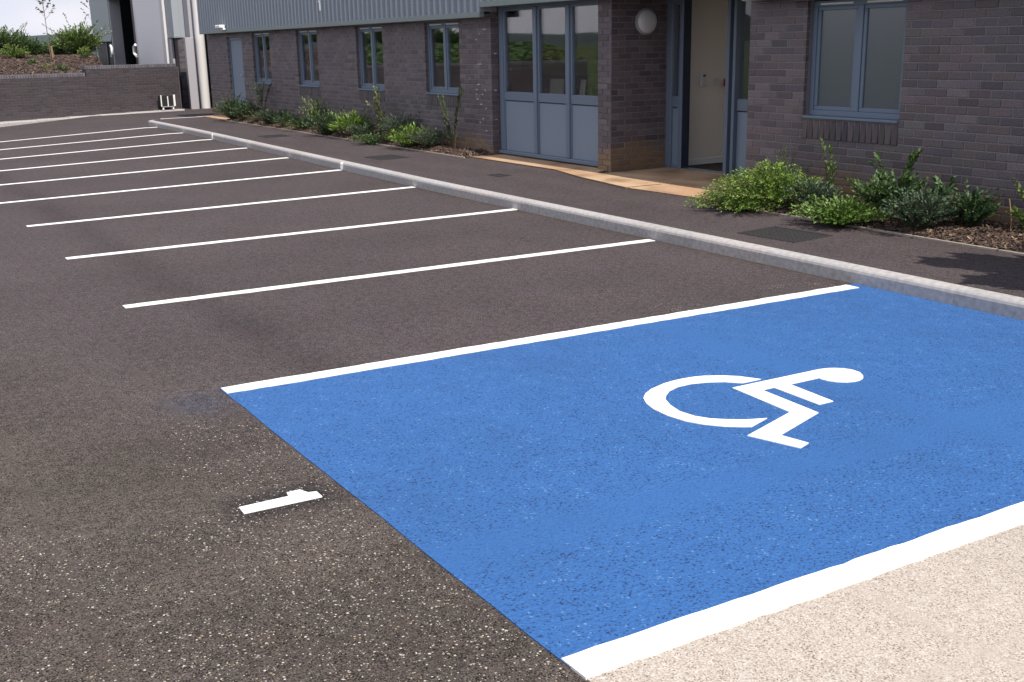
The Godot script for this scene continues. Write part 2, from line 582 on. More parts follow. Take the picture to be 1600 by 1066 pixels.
# ================================================================ materials
func materials() -> void:
	var cell := FastNoiseLite.TYPE_CELLULAR
	var smooth := FastNoiseLite.TYPE_SIMPLEX_SMOOTH
	var g := func(x: float) -> Color: return Color(x, x, x)
	var tar := ramped(1024, noise(cell, 0.2, 3, 1), grad([[0.0, g.call(0.22)], [0.12, g.call(0.42)], [0.3, g.call(0.62)], [0.7, g.call(0.78)], [0.93, g.call(0.9)], [1.0, g.call(1.0)]]), noise(smooth, 0.01, 8, 4), 0.2)
	var tar_n := normals(1024, noise(cell, 0.16, 31, 1), 3.0)
	M.asphalt = bump(mat(Color.WHITE, 0.93, tar, 0.8), tar_n, 0.4)
	M.asphalt.metallic_specular = 0.25
	var bl := func(r: float, gg: float, b: float) -> Color: return lin(r, gg, b)
	var blue := ramped(2048, noise(cell, 0.34, 12, 1), grad([[0.0, bl.call(0.004, 0.028, 0.105)], [0.055, bl.call(0.006, 0.038, 0.14)], [0.1, bl.call(0.015, 0.083, 0.262)], [0.4, bl.call(0.018, 0.094, 0.28)], [0.8, bl.call(0.022, 0.103, 0.297)], [0.994, bl.call(0.026, 0.112, 0.31)], [1.0, bl.call(0.1, 0.21, 0.4)]]), noise(smooth, 0.012, 3, 4), 0.16)
	M.blue = bump(mat(Color.WHITE, 0.85, blue, 4.6), normals(1024, noise(cell, 0.5, 8, 1), 3.0), 0.35)
	var beige := ramped(1024, noise(cell, 0.26, 40, 1), grad([[0.0, lin(0.13, 0.1, 0.08)], [0.05, lin(0.22, 0.18, 0.15)], [0.16, lin(0.31, 0.26, 0.215)], [0.4, lin(0.365, 0.315, 0.27)], [0.7, lin(0.42, 0.37, 0.325)], [1.0, lin(0.52, 0.48, 0.44)]]), noise(smooth, 0.012, 6, 3), 0.12)
	M.beige = bump(mat(Color.WHITE, 0.9, beige, 1.1), tar_n, 0.2)
	var worn := ramped(1024, noise(smooth, 0.05, 17, 5), grad([[0.0, g.call(0.8)], [0.16, g.call(0.95)], [0.3, g.call(1.0)], [1.0, g.call(1.0)]]))
	M.paint = bump(mat(lin(0.8, 0.8, 0.78), 0.6, worn, 0.6), tar_n, 0.25)
	var conc := ramped(1024, noise(smooth, 0.02, 44, 6), grad([[0.0, g.call(0.78)], [0.4, g.call(0.9)], [0.6, g.call(0.94)], [1.0, g.call(1.0)]]))
	var conc_n := normals(512, noise(smooth, 0.12, 5, 4), 4.0)
	M.concrete = bump(mat(Color.WHITE, 0.88, conc, 1.4), conc_n, 0.03)
	var clay := ramped(1024, noise(smooth, 0.03, 27, 6), grad([[0.0, g.call(0.55)], [0.35, g.call(0.8)], [0.6, g.call(0.92)], [1.0, g.call(1.0)]]))
	M.brick = bump(mat(Color.WHITE, 0.58, clay, 0.6), conc_n, 0.4)
	M.mortar = bump(mat(lin(0.3, 0.265, 0.275), 0.95, clay, 0.35), conc_n, 0.6)
	M.mortar_dark = bump(mat(lin(0.13, 0.115, 0.125), 0.95, clay, 0.35), conc_n, 0.6)  # darker mortar for the back walls, with their lower light in the colour
	M.orange = bump(mat(Color.WHITE, 0.9, conc, 0.7), conc_n, 0.4)
	M.frame = mat(lin(0.128, 0.17, 0.23), 0.42, null, 1.0, false)
	M.panel = mat(lin(0.185, 0.235, 0.3), 0.5, null, 1.0, false)
	M.clad = mat(lin(0.27, 0.308, 0.35), 0.42, null, 1.0, false)
	M.clad.metallic = 0.1
	M.flash = mat(lin(0.19, 0.235, 0.23), 0.45, null, 1.0, false)
	M.clad_flat = mat(lin(0.27, 0.295, 0.33), 0.5, null, 1.0, false)
	M.soffit = mat(lin(0.1, 0.105, 0.11), 0.7, conc, 2.0, false)
	M.white = mat(lin(0.75, 0.75, 0.74), 0.5, null, 1.0, false)
	M.lamp = mat(lin(0.6, 0.6, 0.62), 0.25, null, 1.0, false)
	M.door_white = mat(lin(0.76, 0.74, 0.77), 0.6, null, 1.0, false)
	M.grey_post = mat(lin(0.34, 0.33, 0.36), 0.5, null, 1.0, false)
	M.column = mat(lin(0.58, 0.57, 0.575), 0.5, null, 1.0, false)
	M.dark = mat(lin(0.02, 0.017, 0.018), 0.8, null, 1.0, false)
	M.navy = mat(lin(0.02, 0.028, 0.05), 0.5, null, 1.0, false)
	M.plum = mat(lin(0.05, 0.02, 0.045), 0.6, null, 1.0, false)
	M.render = mat(lin(0.76, 0.7, 0.61), 0.9, null, 1.0, false)
	M.interior = mat(lin(0.14, 0.13, 0.12), 0.9, null, 1.0, false)
	M.carpet = mat(lin(0.045, 0.035, 0.03), 0.95, clay, 0.2, false)
	M.metal = mat(lin(0.6, 0.6, 0.62), 0.3, null, 1.0, false)
	M.metal.metallic = 0.9
	M.iron = bump(mat(lin(0.021, 0.02, 0.021), 0.85, clay, 0.3, false), normals(256, noise(cell, 0.1, 3, 1), 6.0), 0.7)
	M.red = mat(lin(0.35, 0.02, 0.015), 0.4, null, 1.0, false)
	M.plain = mat(Color.WHITE, 0.6)
	M.rubber = mat(lin(0.015, 0.015, 0.016), 0.6, null, 1.0, false)
	var glass := StandardMaterial3D.new()
	glass.albedo_color = Color(0.02, 0.03, 0.03, 0.06)
	glass.transparency = BaseMaterial3D.TRANSPARENCY_ALPHA
	glass.roughness = 0.02
	glass.metallic_specular = 0.7
	M.glass = glass
	M.obscure = bump(mat(lin(0.05, 0.064, 0.086), 0.2, null, 1.0, false), normals(512, noise(cell, 0.12, 77, 1), 4.0), 0.15)
	M.obscure.uv1_triplanar = true
	M.obscure.uv1_world_triplanar = true
	M.obscure.uv1_scale = Vector3.ONE * 3.0
	M.obscure.metallic_specular = 0.9
	M.obscure.clearcoat_enabled = true
	M.obscure.clearcoat = 1.0
	M.obscure.clearcoat_roughness = 0.16
	M.stem = mat(Color.WHITE, 0.8)
	M.leaf = mat(Color.WHITE, 0.5)
	M.leaf.backlight_enabled = true
	M.leaf.backlight = Color(0.22, 0.26, 0.08)
	M.chip = mat(Color.WHITE, 0.85)
	var soil := ramped(512, noise(cell, 0.12, 5, 1), grad([[0.0, g.call(0.45)], [0.5, g.call(0.75)], [1.0, g.call(1.0)]]), noise(smooth, 0.02, 2, 4), 0.6)
	M.soil = bump(mat(lin(0.075, 0.045, 0.033), 0.95, soil, 0.9, false), tar_n, 1.0)
	M.grass = bump(mat(lin(0.075, 0.12, 0.03), 0.9, soil, 5.0, false), conc_n, 1.0)
	M.straw = mat(lin(0.42, 0.3, 0.13), 0.9, soil, 6.0, false)
	M.forest = mat(lin(0.024, 0.05, 0.036), 0.9, soil, 40.0, true)
	M.wood = mat(lin(0.34, 0.22, 0.12), 0.8, clay, 0.5, false)

# ================================================================ car park
func ground_and_markings() -> void:
	# far ground, one sheet to the horizon
	var mb := MB.new()
	mb.quad(Vector3(-2500, -1.0, -2500), Vector3(2500, -1.0, -2500), Vector3(2500, -1.0, 2500), Vector3(-2500, -1.0, 2500), Vector3.UP)
	struct("ground", mb, M.grass)
	# asphalt grid with its own broad tones: paving joint, tyre film, dusty patches, near-far light tint
	mb = MB.new()
	var xs := []
	var x := -16.0
	while x < 0.0:
		xs.append(x)
		x += (0.08 if x > -5.9 and x < -4.0 else 0.16) if x > -8.0 else 0.8
	while xs[-1] > -0.1:
		xs.pop_back()
	xs.append(-0.055)
	xs.append(0.0)
	xs.append(0.35)
	for q in [1.2, 2.5, 4.0, 9.0, 14.0]:
		xs.append(q)
	var zs := []
	var z := -34.0
	while z < 12.0:
		zs.append(z)
		z += 0.5 if z < -12.0 else (0.3 if z < -4.0 else (0.08 if z > -0.5 and z < 2.6 else 0.16))
	zs.append(12.0)
	var cols := []
	for zz in zs:
		var rowc := []
		for xx in xs:
			rowc.append(tar_color(xx, zz))
		cols.append(rowc)
	for j in zs.size() - 1:
		for i in xs.size() - 1:
			var p := []
			for k in [[0, 0], [1, 0], [1, 1], [0, 1]]:
				var xx: float = xs[i + k[0]]
				var zz: float = zs[j + k[1]]
				p.append([Vector3(xx, ground(xx, zz), zz), cols[j + k[1]][i + k[0]]])
			for t in [[0, 1, 2], [0, 2, 3]]:
				for k in t:
					mb.v.append(p[k][0]); mb.n.append(Vector3.UP); mb.c.append(p[k][1])
	struct("car_park", mb, M.asphalt)
	# exposed pale grit, clustered
	var spots := []
	var gn := noise(FastNoiseLite.TYPE_SIMPLEX_SMOOTH, 0.6, 66, 3)
	while spots.size() < 46000:
		var px := -9.5 + 9.4 * rng.randf()
		var pz := -7.0 + 12.0 * rng.randf()
		if px > -4.87 and pz > 0.0:
			continue
		var k := 0.16 + 1.7 * gn.get_noise_2d(px, pz) + clampf((pz + 0.4) * 0.3, -0.25, 0.9) + (0.1 if px < -5.0 else -0.12)
		k = k if pz > -0.3 else minf(k, 0.1)
		k -= 0.55 * (1.0 - smoothstep(1.2, 2.6, pz)) * smoothstep(-7.2, -5.6, px)
		if rng.randf() * rng.randf() * 1.1 < k * 0.8 - 0.05:
			spots.append(Vector3(px, ground(px, pz) + 0.0012, pz))
	var gm := MB.new()
	for k in 6:
		var a0 := TAU * k / 6
		var a1 := TAU * (k + 1) / 6
		gm.tri(Vector3(0, 0.5, 0), Vector3(cos(a0), 0, sin(a0)), Vector3(cos(a1), 0, sin(a1)), Vector3(cos(a0 + 0.5), 1.2, sin(a0 + 0.5)).normalized())
	var mm := MultiMesh.new()
	mm.transform_format = MultiMesh.TRANSFORM_3D
	mm.use_colors = true
	mm.mesh = gm.mesh()
	mm.instance_count = spots.size()
	var gc := [Color(0.36, 0.33, 0.28), Color(0.27, 0.24, 0.2), Color(0.45, 0.42, 0.37), Color(0.27, 0.2, 0.13), Color(0.2, 0.185, 0.17), Color(0.32, 0.295, 0.26)]
	for i in spots.size():
		var s := 0.0014 + 0.0030 * pow(rng.randf(), 2.0)
		mm.set_instance_transform(i, Transform3D(Basis.from_euler(Vector3(0, rng.randf() * TAU, 0)).scaled_local(Vector3(s * (0.8 + 0.6 * rng.randf()), 0.0016, s)), spots[i]))
		mm.set_instance_color(i, gc[rng.randi() % gc.size()])
	var gi := MultiMeshInstance3D.new()
	gi.multimesh = mm
	gi.material_override = M.chip
	gi.name = "stone_grit"
	add_child(gi)
	tag(gi, "pale stone grit showing in the surface of the dark asphalt", "grit")
	gi.set_meta("kind", "stuff")
	# blue bay and beige hatch surfacing
	var lift := 0.004
	mb = MB.new()
	sheet(mb, -4.856, -0.004, 0.02, 3.34, lift)
	solo("blue_bay_surface", mb, M.blue, "blue coloured surface of the disabled parking bay beside the kerb", "parking bay")
	mb = MB.new()
	sheet(mb, -4.852, -0.004, 3.34, 11.0, lift)
	solo("beige_surface", mb, M.beige, "beige gravelly strip of surfacing beside the blue bay", "paving")
	# bay lines: right end, left end, width
	var lines := [
		[-0.10, 0.085, -4.852, 0.085, 0.118], [-0.03, -2.40, -4.815, -2.43, 0.105], [0.0, -4.897, -4.785, -4.90, 0.105], [0.0, -7.46, -4.76, -7.42, 0.105], [0.05, -10.06, -4.78, -9.98, 0.105],
		[0.10, -12.47, -4.78, -12.41, 0.105], [0.16, -14.84, -4.78, -14.84, 0.105], [0.235, -17.355, -4.78, -17.345, 0.105], [0.28, -19.71, -4.78, -19.83, 0.105], [0.31, -22.11, -4.78, -22.27, 0.105]]
	var which := ["along the top edge of the blue bay", "nearest plain line beyond the blue bay", "second plain line beyond the blue bay", "third plain line beyond the blue bay", "meeting the nearer white mark on the kerb face",
		"fifth plain line beyond the blue bay", "sixth plain line beyond the blue bay", "meeting the farther white mark on the kerb face", "second from the far end of the row", "farthest of the row, at the rounded end of the kerb"]
	for i in lines.size():
		var l = lines[i]
		mb = MB.new()
		stripe(mb, Vector2(l[0], l[1]), Vector2(l[2], l[3]), l[4], 0.008 if i == 0 else 0.004)
		solo("bay_line", mb, M.paint, "white painted bay line " + which[i], "road marking", "white lines between the parking bays")
	mb = MB.new()
	stripe(mb, Vector2(-0.01, 3.33), Vector2(-4.853, 3.353), 0.122, 0.009)
	solo("bay_line", mb, M.paint, "broad white line between the blue bay and the beige surfacing", "road marking", "white lines between the parking bays")
	# the wheelchair sign: wheel and person
	var t := thing("wheelchair_symbol", "white wheelchair user symbol painted on the blue bay", "road marking")
	var wheel := PackedVector2Array([Vector2(-2.367, 1.495), Vector2(-2.426, 1.391), Vector2(-2.487, 1.332), Vector2(-2.578, 1.28), Vector2(-2.64, 1.264), Vector2(-2.707, 1.258), Vector2(-2.78, 1.262), Vector2(-2.849, 1.274), Vector2(-2.969, 1.317), Vector2(-3.045, 1.365), Vector2(-3.1, 1.42), Vector2(-3.142, 1.498), Vector2(-3.169, 1.589), Vector2(-3.177, 1.704), Vector2(-3.16, 1.816), Vector2(-3.122, 1.897), Vector2(-3.061, 1.973), Vector2(-2.992, 2.028), Vector2(-2.954, 2.05), Vector2(-2.804, 1.996), Vector2(-2.862, 1.975), Vector2(-2.913, 1.954), Vector2(-2.98, 1.905), Vector2(-3.035, 1.854), Vector2(-3.072, 1.785), Vector2(-3.085, 1.689), Vector2(-3.059, 1.584), Vector2(-3.022, 1.501), Vector2(-2.975, 1.447), Vector2(-2.91, 1.395), Vector2(-2.823, 1.36), Vector2(-2.733, 1.357), Vector2(-2.643, 1.381), Vector2(-2.567, 1.421), Vector2(-2.498, 1.494)])
	var person := PackedVector2Array([Vector2(-2.602, 1.531), Vector2(-1.959, 1.528), Vector2(-1.904, 1.541), Vector2(-1.872, 1.559), Vector2(-1.842, 1.588), Vector2(-1.82, 1.63), Vector2(-1.825, 1.691), Vector2(-1.859, 1.743), Vector2(-1.897, 1.778), Vector2(-1.943, 1.796), Vector2(-1.986, 1.797), Vector2(-2.03, 1.782), Vector2(-2.068, 1.751), Vector2(-2.092, 1.706), Vector2(-2.097, 1.669), Vector2(-2.091, 1.646), Vector2(-2.306, 1.648), Vector2(-2.339, 1.978), Vector2(-2.44, 1.978), Vector2(-2.419, 1.644), Vector2(-2.5, 1.645), Vector2(-2.538, 2.069), Vector2(-2.928, 2.209), Vector2(-2.898, 2.354), Vector2(-2.978, 2.382), Vector2(-3.058, 2.133), Vector2(-2.647, 1.989)])
	mb = MB.new(); mb.poly(wheel, ground, 0.008); part("wheel", mb, M.paint, t)
	mb = MB.new(); mb.poly(person, ground, 0.008); part("seated_figure", mb, M.paint, t)
	var one := PackedVector2Array([Vector2(-5.281, 1.679), Vector2(-5.078, 1.676), Vector2(-5.071, 1.635), Vector2(-5.015, 1.634), Vector2(-5.006, 1.662), Vector2(-4.997, 1.682), Vector2(-4.965, 1.69), Vector2(-4.966, 1.754), Vector2(-5.284, 1.751)])
	mb = MB.new(); mb.poly(one, ground, 0.004)
	solo("bay_number", mb, M.paint, "white figure 1 painted on the asphalt beside the blue bay", "road marking")

func tar_color(x: float, z: float) -> Color:
	var n := broad.get_noise_2d(x * 14.0, z * 14.0)
	var n2 := broad.get_noise_2d(x * 55.0 + 90.0, z * 40.0)
	var k := 1.0 + 0.13 * n + 0.10 * n2
	# paving joint and tyre track along the bays
	var w := x + 4.3 + 0.05 * broad.get_noise_2d(z * 20.0, 7.0)
	if z < 0.4:
		k *= 1.0 - 0.26 * exp(-w * w / 0.035) * (0.75 + 0.5 * broad.get_noise_2d(z * 30.0, 55.0))
	# foreground: dusty patches, with the near-to-far light tint put into the colour
	var near_tone := clampf((-4.2 - x) * 0.4 + (z + 0.5) * 0.25, 0.0, 1.0)
	k *= 1.0 + 0.2 * near_tone * (0.5 + 1.6 * broad.get_noise_2d(x * 22.0, z * 60.0))
	var c := Color(0.147, 0.121, 0.127).lerp(Color(0.138, 0.115, 0.102), near_tone) * k
	# silt along the foot of the kerb
	if z > -22.0:
		c = c.lerp(Color(0.105, 0.085, 0.06), clampf(1.0 - (kerb_x(z) - x) / 0.13, 0.0, 1.0) * (0.55 + 0.8 * broad.get_noise_2d(z * 60.0, 12.0)))
	# fresh tar round the figure
	var d := Vector2(maxf(0.0, absf(x + 5.12) - 0.16), maxf(0.0, absf(z - 1.7) - 0.06)).length()
	c = c.lerp(Color(0.05, 0.045, 0.05), 0.8 * exp(-d * d / 0.004))
	# blue overspray beside the corner of the bay
	d = Vector2((x + 5.02) / 0.16, (z - 0.22) / 0.2).length()
	c = c.lerp(Color(0.06, 0.1, 0.2), 0.35 * exp(-d * d))
	return Color(c.r, c.g, c.b)

func sheet(mb: MB, x0: float, x1: float, z0: float, z1: float, lift: float) -> void:
	var nx := int((x1 - x0) / 0.2)
	var nz := int((z1 - z0) / 0.2)
	for i in nx:
		for j in nz:
			var p := []
			for k in [[0, 0], [1, 0], [1, 1], [0, 1]]:
				var x := lerpf(x0, x1, float(i + k[0]) / nx)
				var z := lerpf(z0, z1, float(j + k[1]) / nz)
				var t := 1.0 + 0.12 * broad.get_noise_2d(x * 26.0, z * 26.0 + 400.0) + 0.1 * broad.get_noise_2d(x * 90.0, z * 70.0)
				if i + k[0] == 0:
					x += 0.006 * soft.get_noise_1d(z * 40.0)
				p.append([Vector3(x, ground(x, z) + lift, z), Vector3.UP, Color(t, t, t)])
			for t in [[0, 1, 2], [0, 2, 3]]:
				for k in t:
					mb.v.append(p[k][0]); mb.n.append(Vector3.UP); mb.c.append(p[k][2])
	for j in nz:
		var za := lerpf(z0, z1, float(j) / nz)
		var zb := lerpf(z0, z1, float(j + 1) / nz)
		var xa := x0 + 0.006 * soft.get_noise_1d(za * 40.0)
		var xb := x0 + 0.006 * soft.get_noise_1d(zb * 40.0)
		var a := Vector3(xa, ground(xa, za) + lift, za)
		var b := Vector3(xb, ground(xb, zb) + lift, zb)
		mb.quad(a, b, b - Vector3(0, lift + 0.003, 0), a - Vector3(0, lift + 0.003, 0), Vector3.LEFT)

func stripe(mb: MB, a: Vector2, b: Vector2, w: float, lift: float) -> void:
	var n := int(a.distance_to(b) / 0.06)
	var s := (b - a).orthogonal().normalized() * w * 0.5
	var l := []
	var r := []
	for i in n + 1:
		var p := a.lerp(b, float(i) / n)
		l.append(p + s * (1.0 + 0.045 * rng.randfn()))
		r.append(p - s * (1.0 + 0.045 * rng.randfn()))
	r.reverse()
	var pts := PackedVector2Array(l + r)
	mb.poly(pts, ground, lift)

# ================================================================ kerbs, pavement
func kerb_stone(parent: Node, a: Vector2, b: Vector2, side: Vector2, base: float, top: float, width: float) -> MeshInstance3D:
	# side points to the road; a small bull nose on the road edge
	var mb := MB.new()
	var u := (b - a).normalized()
	a += u * 0.0008
	b -= u * 0.0008
	var tone := 0.92 + 0.16 * rng.randf()
	var warm := rng.randf() * 0.04
	var col := Color((0.41 + warm * 0.6) * tone, 0.402 * tone, (0.404 - warm * 0.3) * tone)
	var prof := [[0.0, base - 0.1], [0.0, top - 0.036], [0.006, top - 0.018], [0.018, top - 0.006], [0.034, top], [width - 0.01, top + 0.002], [width, top - 0.006], [width, base - 0.1]]
	var c2 := Vector3((a.x + b.x) * 0.5 - side.x * 0.06, top - 0.06, (a.y + b.y) * 0.5 - side.y * 0.06)
	for i in prof.size() - 1:
		var p = prof[i]
		var q = prof[i + 1]
		var f := func(e: Vector2, k) -> Vector3: return Vector3(e.x - side.x * k[0], k[1], e.y - side.y * k[0])
		mb.flat(f.call(a, p), f.call(b, p), f.call(b, q), f.call(a, q), c2, col)
	for e in [a, b]:
		for i in range(1, prof.size() - 1):
			var o := Vector3(e.x, 0, e.y)
			var f := func(k) -> Vector3: return o + Vector3(-side.x * k[0], k[1], -side.y * k[0])
			mb.tri(f.call(prof[0]), f.call(prof[i]), f.call(prof[i + 1]), Vector3(u.x, 0, u.y) * (-1.0 if e == a else 1.0), col)
	return part("kerbstone", mb, M.concrete, parent)

func kerbs_and_pavement() -> void:
	var k := Node3D.new()
	k.name = "kerb"
	add_child(k)
	k.set_meta("kind", "structure")
	var z := 10.04
	while z > -22.0:
		var z2 := z - 0.915
		var a := Vector2(kerb_x(z), z)
		var b := Vector2(kerb_x(z2), z2)
		kerb_stone(k, a, b, Vector2(-1, 0), 0.0, 0.12, 0.125)
		z = z2
	# rounded end and return to the building
	var c := Vector2(kerb_x(z) + 0.36, z)
	var prev := Vector2(kerb_x(z), z)
	for i in range(1, 6):
		var an := PI * 0.5 * i / 5.0
		var p := c + Vector2(-cos(an), -sin(an)) * 0.36
		var m := (prev + p) * 0.5 - c
		kerb_stone(k, prev, p, m.normalized(), 0.0, 0.12, 0.125)
		prev = p
	while prev.x < 2.1:
		var p := prev + Vector2(minf(0.915, 2.24 - prev.x), 0)
		kerb_stone(k, prev, p, Vector2(0, -1), 0.0, pave_y(p.x) + 0.008, 0.125)
		prev = p
	var end_z := prev.y
	# white paint carried up the kerb face at two of the bay lines
	for q in [[-10.06, "nearer"], [-17.355, "farther"]]:
		var mb := MB.new()
		var zz: float = q[0]
		var kx := kerb_x(zz)
		mb.bx(Vector3(kx - 0.003, 0.004, zz - 0.05), Vector3(kx + 0.004, 0.09, zz + 0.05))
		mb.quad(Vector3(kx - 0.003, 0.09, zz - 0.05), Vector3(kx - 0.003, 0.09, zz + 0.05), Vector3(kx + 0.014, 0.118, zz + 0.05), Vector3(kx + 0.014, 0.118, zz - 0.05), Vector3(-0.8, 0.5, 0).normalized())
		part("paint_mark", mb, M.paint, k)
	# pavement
	var mb := MB.new()
	var zs := []
	var w := 10.0
	while w > c.y:
		zs.append(w)
		w -= 0.22
	for q in 9:
		zs.append(c.y - 0.235 * sin(PI * 0.5 * q / 8.0))
	var xs := range(16)
	for j in zs.size() - 1:
		for i in xs.size() - 1:
			var p := []
			for q in [[0, 0], [1, 0], [1, 1], [0, 1]]:
				var zz: float = zs[j + q[1]]
				var first := kerb_x(zz) + 0.123
				if zz < c.y:
					first = c.x - sqrt(maxf(0.0, 0.0552 - pow(c.y - zz, 2.0)))
				var xx: float = lerpf(first, 2.4, float(i + q[0]) / 15.0)
				var t := 1.0 + 0.16 * broad.get_noise_2d(xx * 60.0, zz * 16.0) + 0.1 * broad.get_noise_2d(xx * 90.0, zz * 90.0)
				var cc := Color(0.146 * t, 0.12 * t, 0.126 * t)
				p.append([Vector3(xx, pave_y(xx), zz), cc])
			for t in [[0, 1, 2], [0, 2, 3]]:
				var tri := [p[t[0]], p[t[1]], p[t[2]]]
				if (tri[1][0] - tri[0][0]).cross(tri[2][0] - tri[0][0]).y > 0.0:
					tri = [tri[0], tri[2], tri[1]]
				for e in tri:
					mb.v.append(e[0]); mb.n.append(Vector3.UP); mb.c.append(e[1])
	struct("pavement", mb, M.asphalt)
	# sandy slabs at the glazed screen and the entrance
	mb = MB.new()
	slab(mb, PackedVector2Array([Vector2(1.80, -9.12), Vector2(1.815, -6.85), Vector2(1.595, -5.94), Vector2(1.40, -4.70), Vector2(1.92, -4.69), Vector2(2.02, -6.15), Vector2(2.46, -6.4), Vector2(2.46, -9.1)]), 0.154)
	struct("screen_slab", mb, M.orange)
	mb = MB.new()
	slab(mb, PackedVector2Array([Vector2(1.425, -4.74), Vector2(1.51, -3.38), Vector2(2.25, -3.38), Vector2(2.25, -3.62), Vector2(3.3, -3.62), Vector2(3.3, -6.1), Vector2(2.0, -6.1), Vector2(1.93, -4.73)]), 0.146)
	struct("entrance_slab", mb, M.orange)
	mb = MB.new()
	slab(mb, PackedVector2Array([Vector2(1.75, -23.3), Vector2(1.75, -21.3), Vector2(2.26, -21.1), Vector2(2.26, -23.3)]), 0.146)
	struct("door_slab", mb, M.orange)
	# inspection covers
	cover(Vector3(0.63, 0, -1.36), 0.5, 0.66, 4.0, "dark iron cover in the pavement in front of the right-hand planting bed")
	cover(Vector3(0.87, 0, -10.15), 0.5, 0.62, 0.0, "dark iron cover in the pavement midway along the left-hand planting bed")
	cover(Vector3(0.97, 0, -15.6), 0.5, 0.6, 0.0, "dark iron cover in the pavement at the far part of the left-hand bed")
	cover(Vector3(0.98, 0, -6.9), 0.2, 0.3, 0.0, "small iron cover in the pavement in front of the glazed screen")

func slab(mb: MB, pts: PackedVector2Array, top: float) -> void:
	# subdivided so that the sand staining has a shape of its own
	var lo := pts[0]
	var hi := pts[0]
	for p in pts:
		lo = lo.min(p)
		hi = hi.max(p)
	var st := 0.09
	var y := lo.y
	while y < hi.y:
		var x := lo.x
		while x < hi.x:
			var cell := PackedVector2Array([Vector2(x, y), Vector2(x + st, y), Vector2(x + st, y + st), Vector2(x, y + st)])
			for q in Geometry2D.intersect_polygons(pts, cell):
				var ix := Geometry2D.triangulate_polygon(q)
				for i in range(0, ix.size(), 3):
					var tri := []
					for e in 3:
						var p: Vector2 = q[ix[i + e]]
						var s := broad.get_noise_2d(p.x * 130.0, p.y * 22.0)
						var s2 := broad.get_noise_2d(p.x * 70.0 + 300.0, p.y * 60.0)
						var c := Color(0.44, 0.26, 0.15).lerp(Color(0.55, 0.39, 0.25), clampf(0.5 + 0.9 * s, 0.0, 1.0)).lerp(Color(0.2, 0.115, 0.07), clampf(s2 * 1.3, 0.0, 0.7))
						tri.append([Vector3(p.x, top, p.y), Color(c.r, c.g, c.b)])
					if (tri[1][0] - tri[0][0]).cross(tri[2][0] - tri[0][0]).y > 0.0:
						tri = [tri[0], tri[2], tri[1]]
					for e in tri:
						mb.v.append(e[0]); mb.n.append(Vector3.UP); mb.c.append(e[1])
			x += st
		y += st
	for i in pts.size():
		var p := pts[i]
		var q := pts[(i + 1) % pts.size()]
		var o := Vector3(q.y - p.y, 0, p.x - q.x).normalized()
		if Geometry2D.is_point_in_polygon((p + q) * 0.5 + Vector2(o.x, o.z) * 0.001, pts):
			o = -o
		mb.quad(Vector3(p.x, top, p.y), Vector3(q.x, top, q.y), Vector3(q.x, top - 0.1, q.y), Vector3(p.x, top - 0.1, p.y), o, Color(0.2, 0.13, 0.08))

func cover(at: Vector3, sx: float, sz: float, turn: float, label: String) -> void:
	var t := thing("inspection_cover", label, "manhole cover", Vector3(at.x, pave_y(at.x) + 0.003, at.z), "iron covers in the pavement")
	t.rotation_degrees = Vector3(0, turn, 0.5)
	var f := MB.new()
	var e := 0.028
	f.bx(Vector3(-sx / 2, -0.03, -sz / 2), Vector3(sx / 2, 0.003, -sz / 2 + e), 0.002)
	f.bx(Vector3(-sx / 2, -0.03, sz / 2 - e), Vector3(sx / 2, 0.003, sz / 2), 0.002)
	f.bx(Vector3(-sx / 2, -0.03, -sz / 2 + e), Vector3(-sx / 2 + e, 0.0028, sz / 2 - e), 0.002)
	f.bx(Vector3(sx / 2 - e, -0.03, -sz / 2 + e), Vector3(sx / 2, 0.0028, sz / 2 - e), 0.002)
	part("cover_frame", f, M.iron, t)
	var p := MB.new()
	p.bx(Vector3(-sx / 2 + e + 0.004, -0.03, -sz / 2 + e + 0.004), Vector3(sx / 2 - e - 0.004, 0.0, sz / 2 - e - 0.004), 0.002)
	var nx := int(sx / 0.05)
	var nz := int(sz / 0.05)
	for i in range(1, nx):
		for j in range(1, nz):
			p.box(Vector3(-sx / 2 + sx * i / nx, 0.0005, -sz / 2 + sz * j / nz), Vector3(0.03, 0.004, 0.012), 0.0, Color.WHITE, Basis(Vector3.UP, PI / 4 if (i + j) % 2 else -PI / 4))
	part("cover_plate", p, M.iron, t)

# ================================================================ the office building
const X := 2.25
const BASE := 0.14
const SOF := 2.19

